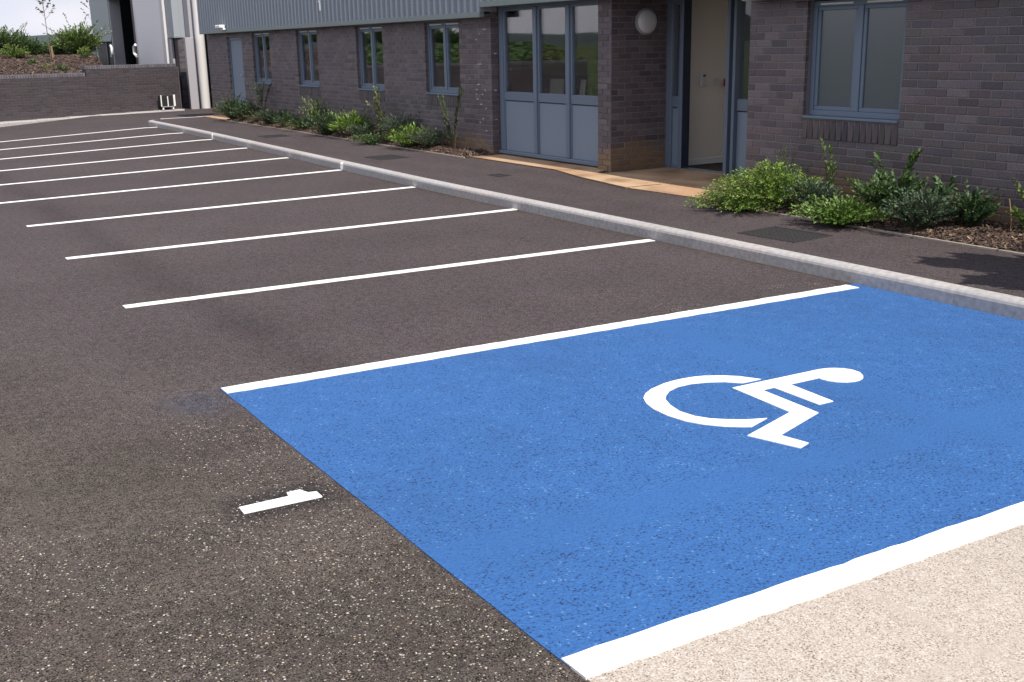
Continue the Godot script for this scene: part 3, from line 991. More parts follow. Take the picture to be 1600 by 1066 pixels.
func office() -> void:
	var b := thing("office_building", "long low dark brick office building with blue-grey windows and grey ribbed cladding above", "building")
	var U := Vector3(0, 0, 1)
	var N := Vector3(-1, 0, 0)
	var pick := []   # bricks that may become single parts
	# ---- left wall
	var z0 := -23.95
	var z1 := -9.22
	var wins := [[-20.33, -19.14], [-17.43, -16.25], [-14.28, -13.1], [-11.42, -10.22]]
	var holes := [[-22.25 - z0, -21.12 - z0, BASE - 0.1, 2.08]]
	for w in wins:
		holes.append([w[0] - z0, w[1] - z0, 1.03, 2.16])
	var mb := MB.new()
	body(mb, Vector3(X, 0, z0), U, N, z1 - z0 - 0.006, 0.0, 2.3, holes)
	var wall := part("brick_wall", mb, M.mortar, b)
	var list := []
	var bh := holes.duplicate()
	for w in wins:
		bh.append([w[0] - z0, w[1] - z0, 0.82, 1.03])
	lay(list, Vector3(X, BASE - 0.076, z0), U, N, z1 - z0, BASE - 0.076, SOF + 0.08, bh)
	for w in wins:
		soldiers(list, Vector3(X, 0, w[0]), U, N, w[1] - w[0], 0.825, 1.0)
	# return into the recess of the screen, and the far end
	var ret := []
	lay(ret, Vector3(X, BASE - 0.076, z1), Vector3(1, 0, 0), Vector3(0, 0, 1), 0.24, BASE - 0.076, SOF + 0.2, [])
	lay(ret, Vector3(X + 6.0, BASE - 0.076, z0), Vector3(-1, 0, 0), Vector3(0, 0, -1), 6.0, BASE - 0.15, SOF + 0.08, [])
	mb = MB.new()
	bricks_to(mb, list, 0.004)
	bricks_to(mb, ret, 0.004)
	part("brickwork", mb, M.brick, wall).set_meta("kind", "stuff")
	# white mortar smears near the corner
	mb = MB.new()
	for s in [[1.954, -9.56, 0.05], [1.87, -9.66, 0.08], [1.507, -9.55, 0.09], [1.5, -9.62, 0.04], [1.281, -9.9, 0.035], [1.2, -9.62, 0.11], [1.12, -9.68, 0.07], [1.11, -9.42, 0.05], [0.975, -9.66, 0.1], [1.05, -9.5, 0.06], [1.05, -9.7, 0.05], [0.9, -9.55, 0.08], [0.68, -9.5, 0.07], [0.62, -9.6, 0.05], [0.5, -9.4, 0.06], [2.02, -9.4, 0.12], [0.84, -9.4, 0.06]]:
		blot(mb, Vector3(X - 0.0025, s[0], s[1]), Vector3(0, 0, s[2]), Vector3(0, 0.012, 0), N)
	for s in [[1.66, X + 0.07, 0.07], [1.4, X + 0.18, 0.07], [1.12, X + 0.07, 0.06], [0.68, X + 0.07, 0.05]]:
		blot(mb, Vector3(s[1], s[0], z1 + 0.0025), Vector3(s[2], 0, 0), Vector3(0, 0.011, 0), Vector3(0, 0, 1))
	part("mortar_smears", mb, M.plain, wall).set_meta("kind", "stuff")
	for w in wins:
		var wd := window(b, X, w[0], w[1], 1.032, 2.158, M.glass)
		if w[0] == -11.42:
			var pot := MB.new()
			pot.tube([Vector3(X + 0.22, 1.1, -11.02), Vector3(X + 0.22, 1.26, -11.02), Vector3(X + 0.22, 1.3, -11.02), Vector3(X + 0.22, 1.34, -11.02)], [0.035, 0.035, 0.015, 0.014], 10)
			part("bottle", pot, M.white, wd)
	# ---- far door
	var d := Node3D.new()
	d.name = "steel_door"
	b.add_child(d)
	mb = MB.new()
	mb.bx(Vector3(X + 0.05, BASE, -22.25), Vector3(X + 0.14, 2.08, -22.19), 0.004)
	mb.bx(Vector3(X + 0.05, BASE, -21.18), Vector3(X + 0.14, 2.08, -21.12), 0.004)
	mb.bx(Vector3(X + 0.05, 2.02, -22.19), Vector3(X + 0.14, 2.08, -21.18), 0.004)
	part("frame", mb, M.frame, d)
	mb = MB.new()
	mb.bx(Vector3(X + 0.07, BASE + 0.01, -22.185), Vector3(X + 0.12, 2.016, -21.185), 0.004)
	part("leaf", mb, M.panel, d)
	mb = MB.new()
	mb.bx(Vector3(X + 0.06, 1.08, -21.34), Vector3(X + 0.07, 1.27, -21.29), 0.003)
	mb.bx(Vector3(X + 0.02, 1.17, -21.34), Vector3(X + 0.06, 1.2, -21.31), 0.003)
	mb.bx(Vector3(X + 0.018, 1.17, -21.44), Vector3(X + 0.035, 1.2, -21.31), 0.004)
	part("handle", mb, M.metal, d)
	# ---- pillar between screen and entrance
	mb = MB.new()
	body(mb, Vector3(X + 0.006, 0, -6.46), U, N, 0.3, 0.0, 2.5, [], 1.1)
	var pil := part("brick_pillar", mb, M.mortar, b)
	list = []
	lay(list, Vector3(X, BASE - 0.0, -6.45), U, N, 0.29, BASE, 2.45, [])
	for q in list:
		q.own = pil
	pick.append_array(list)
	var side := []
	lay(side, Vector3(X + 0.0, BASE, -6.154), Vector3(1, 0, 0), Vector3(0, 0, 1), 0.9, BASE, 2.45, [])
	for q in side:
		q.own = pil
	pick.append_array(side)
	# ---- right wall
	z0 = -3.62
	z1 = 10.0
	holes = [[-2.79 - z0, -1.55 - z0, 1.02, 2.16], [0.9 - z0, 2.1 - z0, 1.02, 2.16]]
	mb = MB.new()
	body(mb, Vector3(X, 0, z0), U, N, z1 - z0, 0.0, 2.3, holes)
	mb.bx(Vector3(X + 0.226, 0.0, z0 + 0.006), Vector3(3.3, 2.4, z0 + 0.22))
	var rw := part("brick_wall", mb, M.mortar, b)
	bh = holes.duplicate()
	for h in holes:
		bh.append([h[0], h[1], 0.79, 1.02])
	list = []
	lay(list, Vector3(X, BASE - 0.02, z0), U, N, z1 - z0, BASE - 0.02, SOF + 0.06, bh)
	soldiers(list, Vector3(X, 0, -2.79), U, N, 1.24, 0.79, 0.985)
	soldiers(list, Vector3(X, 0, 0.9), U, N, 1.2, 0.79, 0.985)
	for q in list:
		q.own = rw
	pick.append_array(list)
	var wr := window(b, X, -2.788, -1.552, 1.022, 2.158, M.obscure, 0.08)
	window(b, X, 0.902, 2.098, 1.022, 2.158, M.obscure, 0.08)
	wr.set_meta("label", "wide window with obscured rippled glass")
	# the three hundred bricks that show largest are single parts, the rest one piece for each wall
	var eye := Vector3(-6.4, 1.8, 5.63)
	for q in pick:
		q.d = eye.distance_to(q.p) + (100.0 if q.p.z > -0.05 or q.p.y > 2.17 else 0.0) + (3.0 if q.n.z > 0.5 else 0.0)
	pick.sort_custom(func(a, c): return a.d < c.d)
	var shared := {}
	for i in mini(300, pick.size()):
		var q = pick[i]
		var tone := Color(snappedf(q.c.r, 0.012), snappedf(q.c.g, 0.012), snappedf(q.c.b, 0.012))
		var key := "%.3f %.3f %s %s %s" % [q.l, q.h, q.n, q.up, tone]
		if not shared.has(key):
			var m2 := MB.new()
			m2.brick(Vector3.ZERO, q.u, q.n, q.up, q.l, q.h, 0.045, 0.004, tone)
			shared[key] = m2.mesh()
		var o := part("brick", shared[key], M.brick, q.own)
		o.position = q.p
	for own in [pil, rw]:
		var rest := []
		for i in range(300, pick.size()):
			if pick[i].own == own:
				rest.append(pick[i])
		if rest.size():
			mb = MB.new()
			bricks_to(mb, rest, 0.004)
			part("brickwork", mb, M.brick, own).set_meta("kind", "stuff")
	screen(b)
	entrance(b)
	# ---- cladding: ribbed sheets over each stretch, with their bottom trims
	for c in [[-23.9, -9.2, SOF], [-9.2, -3.56, 2.33], [-3.56, 10.0, SOF]]:
		mb = MB.new()
		ribs(mb, 2.1, c[0], c[1], c[2] + 0.075, 3.9)
		var cl := part("ribbed_cladding", mb, M.clad, b)
		mb = MB.new()
		mb.bx(Vector3(2.055, c[2], c[0]), Vector3(2.14, c[2] + 0.08, c[1] - 0.002), 0.004)
		part("bottom_trim", mb, M.flash, cl)
	# ends of the lower sheets, and soffits
	mb = MB.new()
	mb.bx(Vector3(2.06, SOF + 0.08, -9.2), Vector3(X + 0.1, 2.6, -9.19))
	mb.bx(Vector3(2.06, SOF + 0.08, -3.57), Vector3(X + 0.1, 2.6, -3.56))
	mb.bx(Vector3(2.06, SOF + 0.08, -23.92), Vector3(X + 0.2, 3.9, -23.9))
	part("cladding_end", mb, M.clad_flat, b)
	mb = MB.new()
	mb.bx(Vector3(2.142, SOF + 0.012, -23.89), Vector3(X + 0.05, SOF + 0.05, -9.21))
	mb.bx(Vector3(2.142, 2.40, -9.18), Vector3(3.6, 2.44, -3.58))
	mb.bx(Vector3(2.142, SOF + 0.012, -3.55), Vector3(X + 0.05, SOF + 0.05, 9.9))
	part("soffit", mb, M.soffit, b)
	# roof and the back and end walls that close the building
	mb = MB.new()
	mb.bx(Vector3(2.12, 3.9, -23.9), Vector3(10.0, 4.05, -5.9))
	mb.bx(Vector3(2.12, 3.9, -3.8), Vector3(10.0, 4.05, 10.0))
	mb.bx(Vector3(2.12, 3.9, -5.899), Vector3(5.0, 4.05, -3.801))
	mb.bx(Vector3(7.6, 3.9, -5.899), Vector3(10.0, 4.05, -3.801))  # gap left for the unseen rooflight that brightens the hall
	part("roof", mb, M.clad_flat, b)
	mb = MB.new()
	mb.bx(Vector3(9.8, 0.0, -23.7), Vector3(10.0, 3.9, 9.9))
	mb.bx(Vector3(X + 0.23, 0.0, -23.72), Vector3(9.79, 3.9, -23.5))
	mb.bx(Vector3(X + 0.23, 0.0, 9.7), Vector3(9.79, 3.9, 9.9))
	part("outer_wall", mb, M.mortar, b)
	mb = MB.new()
	mb.bx(Vector3(4.9, 2.601, -6.0), Vector3(7.7, 4.3, -5.9))
	mb.bx(Vector3(4.9, 2.601, -3.8), Vector3(7.7, 4.3, -3.7))
	mb.bx(Vector3(4.9, 2.601, -5.9), Vector3(5.0, 4.3, -3.8))
	mb.bx(Vector3(7.6, 2.601, -5.9), Vector3(7.7, 4.3, -3.8))
	part("unseen_rooflight_shaft", mb, M.white, b)  # unseen rooflight over the hall, placed to brighten its walls
	# inside
	mb = MB.new()
	mb.bx(Vector3(X + 0.24, -0.02, -23.4), Vector3(9.7, 0.135, 9.6))
	part("floor", mb, M.carpet, b)
	mb = MB.new()
	mb.bx(Vector3(X + 0.24, 2.46, -23.4), Vector3(9.7, 2.6, -9.25))
	mb.bx(Vector3(2.62, 2.46, -9.24), Vector3(9.7, 2.6, -6.2))
	mb.bx(Vector3(3.62, 2.46, -6.19), Vector3(9.7, 2.6, -5.9))
	mb.bx(Vector3(3.62, 2.46, -3.8), Vector3(9.7, 2.6, 9.6))
	mb.bx(Vector3(3.62, 2.46, -5.899), Vector3(5.0, 2.6, -3.801))
	mb.bx(Vector3(7.6, 2.46, -5.899), Vector3(9.7, 2.6, -3.801))
	part("ceiling", mb, M.interior, b)
	mb = MB.new()
	mb.bx(Vector3(7.0, 0.14, -23.4), Vector3(7.1, 2.455, -6.25))
	for q in [-18.7, -15.2, -12.2]:
		mb.bx(Vector3(X + 0.3, 0.14, q), Vector3(6.99, 2.455, q + 0.1))
	part("inner_wall", mb, M.interior, b)
	mb = MB.new()
	mb.bx(Vector3(3.36, 0.14, -6.24), Vector3(8.0, 2.455, -6.1))
	mb.bx(Vector3(3.36, 0.14, -3.6), Vector3(8.0, 2.455, -3.48))
	mb.bx(Vector3(8.01, 0.14, -6.2), Vector3(8.1, 2.455, -3.5))
	var hall := part("hall_wall", mb, M.render, b)
	mb = MB.new()
	mb.bx(Vector3(3.37, 0.141, -6.098), Vector3(8.0, 0.225, -6.08), 0.004)
	part("skirting", mb, M.white, hall)
	mb = MB.new()
	mb.bx(Vector3(3.69, 1.19, -6.098), Vector3(3.78, 1.36, -6.06), 0.008)
	part("door_entry_pad", mb, M.lamp, hall)
	mb = MB.new()
	mb.bx(Vector3(3.715, 1.32, -6.0595), Vector3(3.755, 1.345, -6.057))
	part("pad_window", mb, M.rubber, hall)
	mb = MB.new()
	mb.bx(Vector3(3.93, 1.2, -6.098), Vector3(4.02, 1.29, -6.088), 0.003)
	part("light_switch", mb, M.lamp, hall)
	mb = MB.new()
	mb.bx(Vector3(4.11, 1.18, -6.098), Vector3(4.21, 1.28, -6.05), 0.006)
	part("fire_call_point", mb, M.red, hall)
	# round lamp on the side of the pillar
	var lamp := Node3D.new()
	lamp.name = "round_wall_lamp"
	b.add_child(lamp)
	mb = MB.new()
	disc(mb, Vector3(2.79, 2.045, -6.15), [[0.0, 0.168], [0.03, 0.168], [0.038, 0.155]])
	part("lamp_base", mb, M.grey_post, lamp)
	mb = MB.new()
	disc(mb, Vector3(2.79, 2.045, -6.113), [[0.0, 0.152], [0.02, 0.147], [0.04, 0.128], [0.055, 0.095], [0.063, 0.05], [0.065, 0.001]])
	part("lamp_cover", mb, M.lamp, lamp)
	# floodlight and white bar on the cladding
	var fl := Node3D.new()
	fl.name = "floodlight"
	b.add_child(fl)
	mb = MB.new()
	mb.bx(Vector3(1.9, 2.3, -22.0), Vector3(2.04, 2.375, -21.62), 0.012)
	part("lamp_housing", mb, M.white, fl)
	mb = MB.new()
	mb.bx(Vector3(2.0, 2.31, -21.86), Vector3(2.12, 2.34, -21.76), 0.004)
	mb.bx(Vector3(1.98, 2.25, -21.75), Vector3(2.06, 2.3, -21.6), 0.01)
	part("bracket", mb, M.white, fl)
	mb = MB.new()
	mb.bx(Vector3(2.03, 2.49, -15.475), Vector3(2.075, 2.67, -15.42), 0.006)
	mb.bx(Vector3(2.03, 2.65, -15.52), Vector3(2.074, 2.68, -15.42), 0.004)
	part("white_bracket", mb, M.white, b)

func blot(mb: MB, p: Vector3, u: Vector3, w: Vector3, nn: Vector3) -> void:
	var k := 9
	var ring := []
	for i in k:
		var a := TAU * i / k
		var r := 0.55 + 0.6 * rng.randf()
		ring.append(p + u * 0.5 * cos(a) * r + w * sin(a) * r)
	for i in k:
		mb.tri(p + nn * 0.0015, ring[i], ring[(i + 1) % k], nn, Color(0.5, 0.48, 0.47))

func disc(mb: MB, at: Vector3, prof: Array) -> void:
	var k := 28
	for i in prof.size() - 1:
		var p = prof[i]
		var q = prof[i + 1]
		var dr: float = q[1] - p[1]
		var dz: float = q[0] - p[0]
		for j in k:
			var ring := []
			for e in [[p, j], [p, j + 1], [q, j + 1], [q, j]]:
				var a: float = TAU * e[1] / k
				var c := Vector3(cos(a), sin(a), 0)
				ring.append([at + c * e[0][1] + Vector3(0, 0, e[0][0]), (c * dz + Vector3(0, 0, -dr)).normalized()])
			mb.smooth4(ring[0], ring[1], ring[2], ring[3], Color.WHITE)

func ribs(mb: MB, x: float, z0: float, z1: float, y0: float, y1: float) -> void:
	# trapezoid sheet, 0.2 m pitch, crowns towards the road
	var pts := []
	var z := z0
	while z < z1 - 0.01:
		for q in [[0.0, 0.0], [0.02, -0.045], [0.09, -0.045], [0.11, 0.0]]:
			if z + q[0] <= z1:
				pts.append(Vector2(x + q[1] + 0.0, z + q[0]))
		z += 0.2
	pts.append(Vector2(x, z1))
	for i in pts.size() - 1:
		var a: Vector2 = pts[i]
		var b: Vector2 = pts[i + 1]
		var nn := Vector3(-(b.y - a.y), 0, b.x - a.x).normalized()
		mb.quad(Vector3(a.x, y0, a.y), Vector3(b.x, y0, b.y), Vector3(b.x, y1, b.y), Vector3(a.x, y1, a.y), nn)

# glazed screen: three tall panes over three solid panels
func screen(b: Node) -> void:
	var s := Node3D.new()
	s.name = "glazed_screen"
	b.add_child(s)
	var x := 2.36
	var f := MB.new()
	var z0 := -9.17
	var z1 := -6.465
	f.bx(Vector3(x - 0.03, 0.172, z0), Vector3(x + 0.1, 0.225, z1), 0.006)
	f.bx(Vector3(x, 0.226, z0), Vector3(x + 0.09, 2.4, z0 + 0.11), 0.006)
	f.bx(Vector3(x, 0.226, z1 - 0.06), Vector3(x + 0.09, 2.4, z1), 0.006)
	f.bx(Vector3(x + 0.001, 2.3, z0 + 0.11), Vector3(x + 0.09, 2.4, z1 - 0.06), 0.006)
	for m in [-8.155, -7.315]:
		f.bx(Vector3(x - 0.012, 0.226, m - 0.045), Vector3(x + 0.09, 2.3, m + 0.045), 0.008)
	part("frame", f, M.frame, s)
	for e in [[z0 + 0.11, -8.2], [-8.11, -7.36], [-7.27, z1 - 0.06]]:
		var r := MB.new()
		r.bx(Vector3(x + 0.012, 0.975, e[0]), Vector3(x + 0.075, 1.1, e[1]), 0.006)
		r.bx(Vector3(x + 0.013, 1.1, e[0]), Vector3(x + 0.075, 2.3, e[0] + 0.04), 0.006)
		r.bx(Vector3(x + 0.013, 1.1, e[1] - 0.04), Vector3(x + 0.075, 2.3, e[1]), 0.006)
		r.bx(Vector3(x + 0.013, 2.27, e[0] + 0.04), Vector3(x + 0.075, 2.3, e[1] - 0.04), 0.006)
		r.bx(Vector3(x + 0.013, 0.226, e[0]), Vector3(x + 0.075, 0.975, e[0] + 0.02), 0.004)
		part("sash", r, M.frame, s)
		var g := MB.new()
		g.bx(Vector3(x + 0.04, 1.095, e[0] + 0.035), Vector3(x + 0.046, 2.275, e[1] - 0.035))
		part("pane", g, M.glass, s)
		g = MB.new()
		g.bx(Vector3(x + 0.06, 1.096, e[0] + 0.036), Vector3(x + 0.066, 2.274, e[1] - 0.036))
		part("inner_pane", g, M.glass, s)
		var p := MB.new()
		p.bx(Vector3(x + 0.028, 0.226, e[0] + 0.02), Vector3(x + 0.07, 0.962, e[1]), 0.003)
		part("panel", p, M.panel, s)
		p = MB.new()
		p.bx(Vector3(x + 0.05, 0.962, e[0] + 0.02), Vector3(x + 0.07, 0.975, e[1]))
		part("painted_shadow_line", p, M.navy, s)  # dark strip standing in for the shadow under the rail

func entrance(b: Node) -> void:
	var s := Node3D.new()
	s.name = "entrance_screen"
	b.add_child(s)
	var x := 3.15
	var f := MB.new()
	for e in [[-6.148, -6.04, 0.0], [-5.87, -5.80, -0.02], [-4.975, -4.915, -0.02], [-4.84, -4.79, -0.03], [-3.68, -3.614, 0.0]]:
		f.bx(Vector3(x + e[2], 0.147, e[0]), Vector3(x + 0.12, 2.4, e[1]), 0.006)
	f.bx(Vector3(x + 0.001, 2.26, -6.04), Vector3(x + 0.1, 2.4, -5.87), 0.005)
	f.bx(Vector3(x + 0.001, 2.26, -4.79), Vector3(x + 0.1, 2.4, -3.68), 0.005)
	f.bx(Vector3(x - 0.001, 2.3, -5.80), Vector3(x + 0.1, 2.4, -4.975), 0.005)
	part("frame", f, M.frame, s)
	f = MB.new()
	f.bx(Vector3(x + 0.05, 0.147, -4.915), Vector3(x + 0.11, 2.4, -4.84))
	f.bx(Vector3(x - 0.005, 0.16, -5.8), Vector3(x + 0.118, 2.298, -5.797))
	part("dark_jamb_strip", f, M.navy, s)  # dark strips on the door jamb and between the posts
	for e in [[-6.04, -5.87], [-4.79, -3.68]]:
		var r := MB.new()
		r.bx(Vector3(x + 0.015, 0.945, e[0]), Vector3(x + 0.085, 1.09, e[1]), 0.005)
		r.bx(Vector3(x + 0.015, 0.147, e[0]), Vector3(x + 0.085, 0.19, e[1]), 0.005)
		part("rail", r, M.frame, s)
		var p := MB.new()
		p.bx(Vector3(x + 0.035, 0.19, e[0]), Vector3(x + 0.08, 0.93, e[1]))
		part("panel", p, M.panel, s)
		var g := MB.new()
		g.bx(Vector3(x + 0.04, 1.085, e[0]), Vector3(x + 0.046, 2.265, e[1]))
		part("pane", g, M.glass, s)
	# the door leaf stands open into the hall
	var dl := MB.new()
	dl.bx(Vector3(x + 0.13, 0.16, -4.97), Vector3(x + 0.98, 2.3, -4.92), 0.004)
	part("door_leaf", dl, M.frame, s)
	var th := MB.new()
	th.bx(Vector3(x - 0.02, 0.14, -5.795), Vector3(x + 0.13, 0.158, -4.98), 0.004)
	part("threshold", th, M.metal, s)

# ================================================================ the warehouse beyond
func warehouse() -> void:
	var b := thing("warehouse", "taller grey clad warehouse at the far end with an open dark doorway and white door", "building")
	var xw := 3.2
	var mb := MB.new()
	# upper cladding, with the doorway left open
	for q in [[-43.2, -39.85, SOF, 8.0], [-39.85, -31.48, 3.75, 8.0], [-31.48, -30.72, SOF, 8.0]]:
		mb.bx(Vector3(xw, q[2], q[0]), Vector3(xw + 0.2, q[3], q[1]))
	part("cladding_front", mb, M.clad_flat, b)
	mb = MB.new()
	mb.bx(Vector3(xw + 0.202, SOF, -30.92), Vector3(9.0, 8.0, -30.72))
	mb.bx(Vector3(xw + 0.202, SOF, -43.2), Vector3(9.0, 8.0, -43.0))
	mb.bx(Vector3(9.0, 0.0, -43.2), Vector3(9.2, 8.0, -30.72))
	part("cladding_side", mb, M.clad_flat, b)
	mb = MB.new()
	mb.bx(Vector3(xw, 8.0, -43.2), Vector3(9.2, 8.2, -30.72))
	part("roof", mb, M.clad_flat, b)
	mb = MB.new()
	mb.bx(Vector3(xw - 0.02, SOF - 0.01, -43.25), Vector3(xw + 0.2, SOF + 0.05, -39.86), 0.004)
	mb.bx(Vector3(xw - 0.02, SOF - 0.01, -31.47), Vector3(xw + 0.2, SOF + 0.05, -30.7), 0.004)
	mb.bx(Vector3(xw - 0.02, 3.7, -39.84), Vector3(xw + 0.2, 3.8, -36.2), 0.004)
	part("trim", mb, M.flash, b)
	# brick plinths
	mb = MB.new()
	var list := []
	for q in [[-43.0, -39.9], [-31.15, -30.75]]:
		body(mb, Vector3(xw + 0.1, -0.2, q[0]), Vector3(0, 0, 1), Vector3(-1, 0, 0), q[1] - q[0], -0.2, SOF, [])
		lay(list, Vector3(xw + 0.1, -0.2, q[0]), Vector3(0, 0, 1), Vector3(-1, 0, 0), q[1] - q[0], -0.2, SOF - 0.02, [], false)
	mb.bx(Vector3(xw + 0.33, -0.2, -30.95), Vector3(9.0, SOF, -30.756))
	lay(list, Vector3(xw + 0.1, -0.2, -30.75), Vector3(1, 0, 0), Vector3(0, 0, 1), 0.6, -0.2, SOF - 0.02, [], false)
	for q in list:
		q.c = Color(q.c.r * 0.45, q.c.g * 0.42, q.c.b * 0.48)  # plinth bricks darkened the same way as the retaining wall
	var pl := part("brick_plinth", mb, M.mortar_dark, b)
	mb = MB.new()
	bricks_to(mb, list, 0.003)
	part("brickwork", mb, M.brick, pl).set_meta("kind", "stuff")
	mb = MB.new()
	mb.bx(Vector3(xw + 0.05, 0.2, -41.2), Vector3(xw + 0.09, SOF, -41.0), 0.004)
	part("downpipe", mb, M.navy, b)
	# doorway: reveal, dark room, white leaf
	mb = MB.new()
	mb.bx(Vector3(xw + 0.02, 0.8, -39.84), Vector3(xw + 0.42, 3.74, -39.7))
	part("door_reveal", mb, M.grey_post, b)
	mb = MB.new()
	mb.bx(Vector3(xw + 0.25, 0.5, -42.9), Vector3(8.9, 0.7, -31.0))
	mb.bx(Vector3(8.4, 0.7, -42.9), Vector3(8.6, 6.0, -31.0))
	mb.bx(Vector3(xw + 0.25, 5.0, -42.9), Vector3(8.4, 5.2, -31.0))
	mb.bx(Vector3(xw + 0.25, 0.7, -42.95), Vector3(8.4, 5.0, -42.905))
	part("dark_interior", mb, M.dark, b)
	mb = MB.new()
	mb.bx(Vector3(xw - 0.03, 0.8, -35.98), Vector3(xw + 0.3, 3.74, -35.52))
	part("door_post", mb, M.plum, b)
	mb = MB.new()
	mb.bx(Vector3(xw - 0.05, 0.8, -35.42), Vector3(xw + 0.03, 3.73, -31.88), 0.006)
	part("white_door_leaf", mb, M.door_white, b)
	mb = MB.new()
	mb.bx(Vector3(xw - 0.09, 0.8, -31.87), Vector3(xw + 0.1, 3.74, -31.5), 0.01)
	mb.bx(Vector3(xw - 0.07, 0.8, -35.515), Vector3(xw + 0.02, 3.74, -35.425), 0.01)
	part("door_edge_trim", mb, M.column, b)
	mb = MB.new()
	mb.bx(Vector3(xw + 0.02, 0.4, -31.46), Vector3(xw + 0.09, SOF - 0.012, -31.2), 0.008)
	part("corner_strip", mb, M.grey_post, b)
	for q in [[-39.6, 1.0], [-35.55, -1.0]]:
		mb = MB.new()
		var zz: float = q[0]
		var sg: float = q[1]
		mb.tube([Vector3(xw - 0.1, 2.02, zz), Vector3(xw - 0.12, 1.95, zz + 0.22 * sg), Vector3(xw - 0.12, 1.72, zz + 0.22 * sg), Vector3(xw - 0.1, 1.63, zz)], [0.05, 0.05, 0.05, 0.05], 8)
		part("door_hoop", mb, M.white, b)
	# grey post and white round column at the corner
	mb = MB.new()
	mb.bx(Vector3(3.27, -0.02, -29.95), Vector3(3.52, SOF - 0.012, -29.75), 0.01)
	part("grey_post", mb, M.grey_post, b)
	mb = MB.new()
	mb.bx(Vector3(3.56, -0.02, -30.7), Vector3(3.72, 6.0, -30.2), 0.006)
	part("grey_pilaster", mb, M.grey_post, b)
	mb = MB.new()
	mb.tube([Vector3(3.80, -0.02, -30.0), Vector3(3.80, 6.0, -30.0)], [0.145, 0.145], 24)
	part("round_column", mb, M.column, b)
	# dark opening behind the column: dark sheet, under an unseen roof that darkens it
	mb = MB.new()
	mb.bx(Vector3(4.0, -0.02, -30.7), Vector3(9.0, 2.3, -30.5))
	part("dark_backing", mb, M.dark, b)
	mb = MB.new()
	mb.bx(Vector3(4.05, 2.3, -30.7), Vector3(9.0, 2.5, -24.0))
	mb.bx(Vector3(8.0, 0.0, -30.4), Vector3(8.2, 2.29, -24.0))
	part("unseen_link_roof", mb, M.soffit, b)  # roof and wall out of view, placed to darken the recess

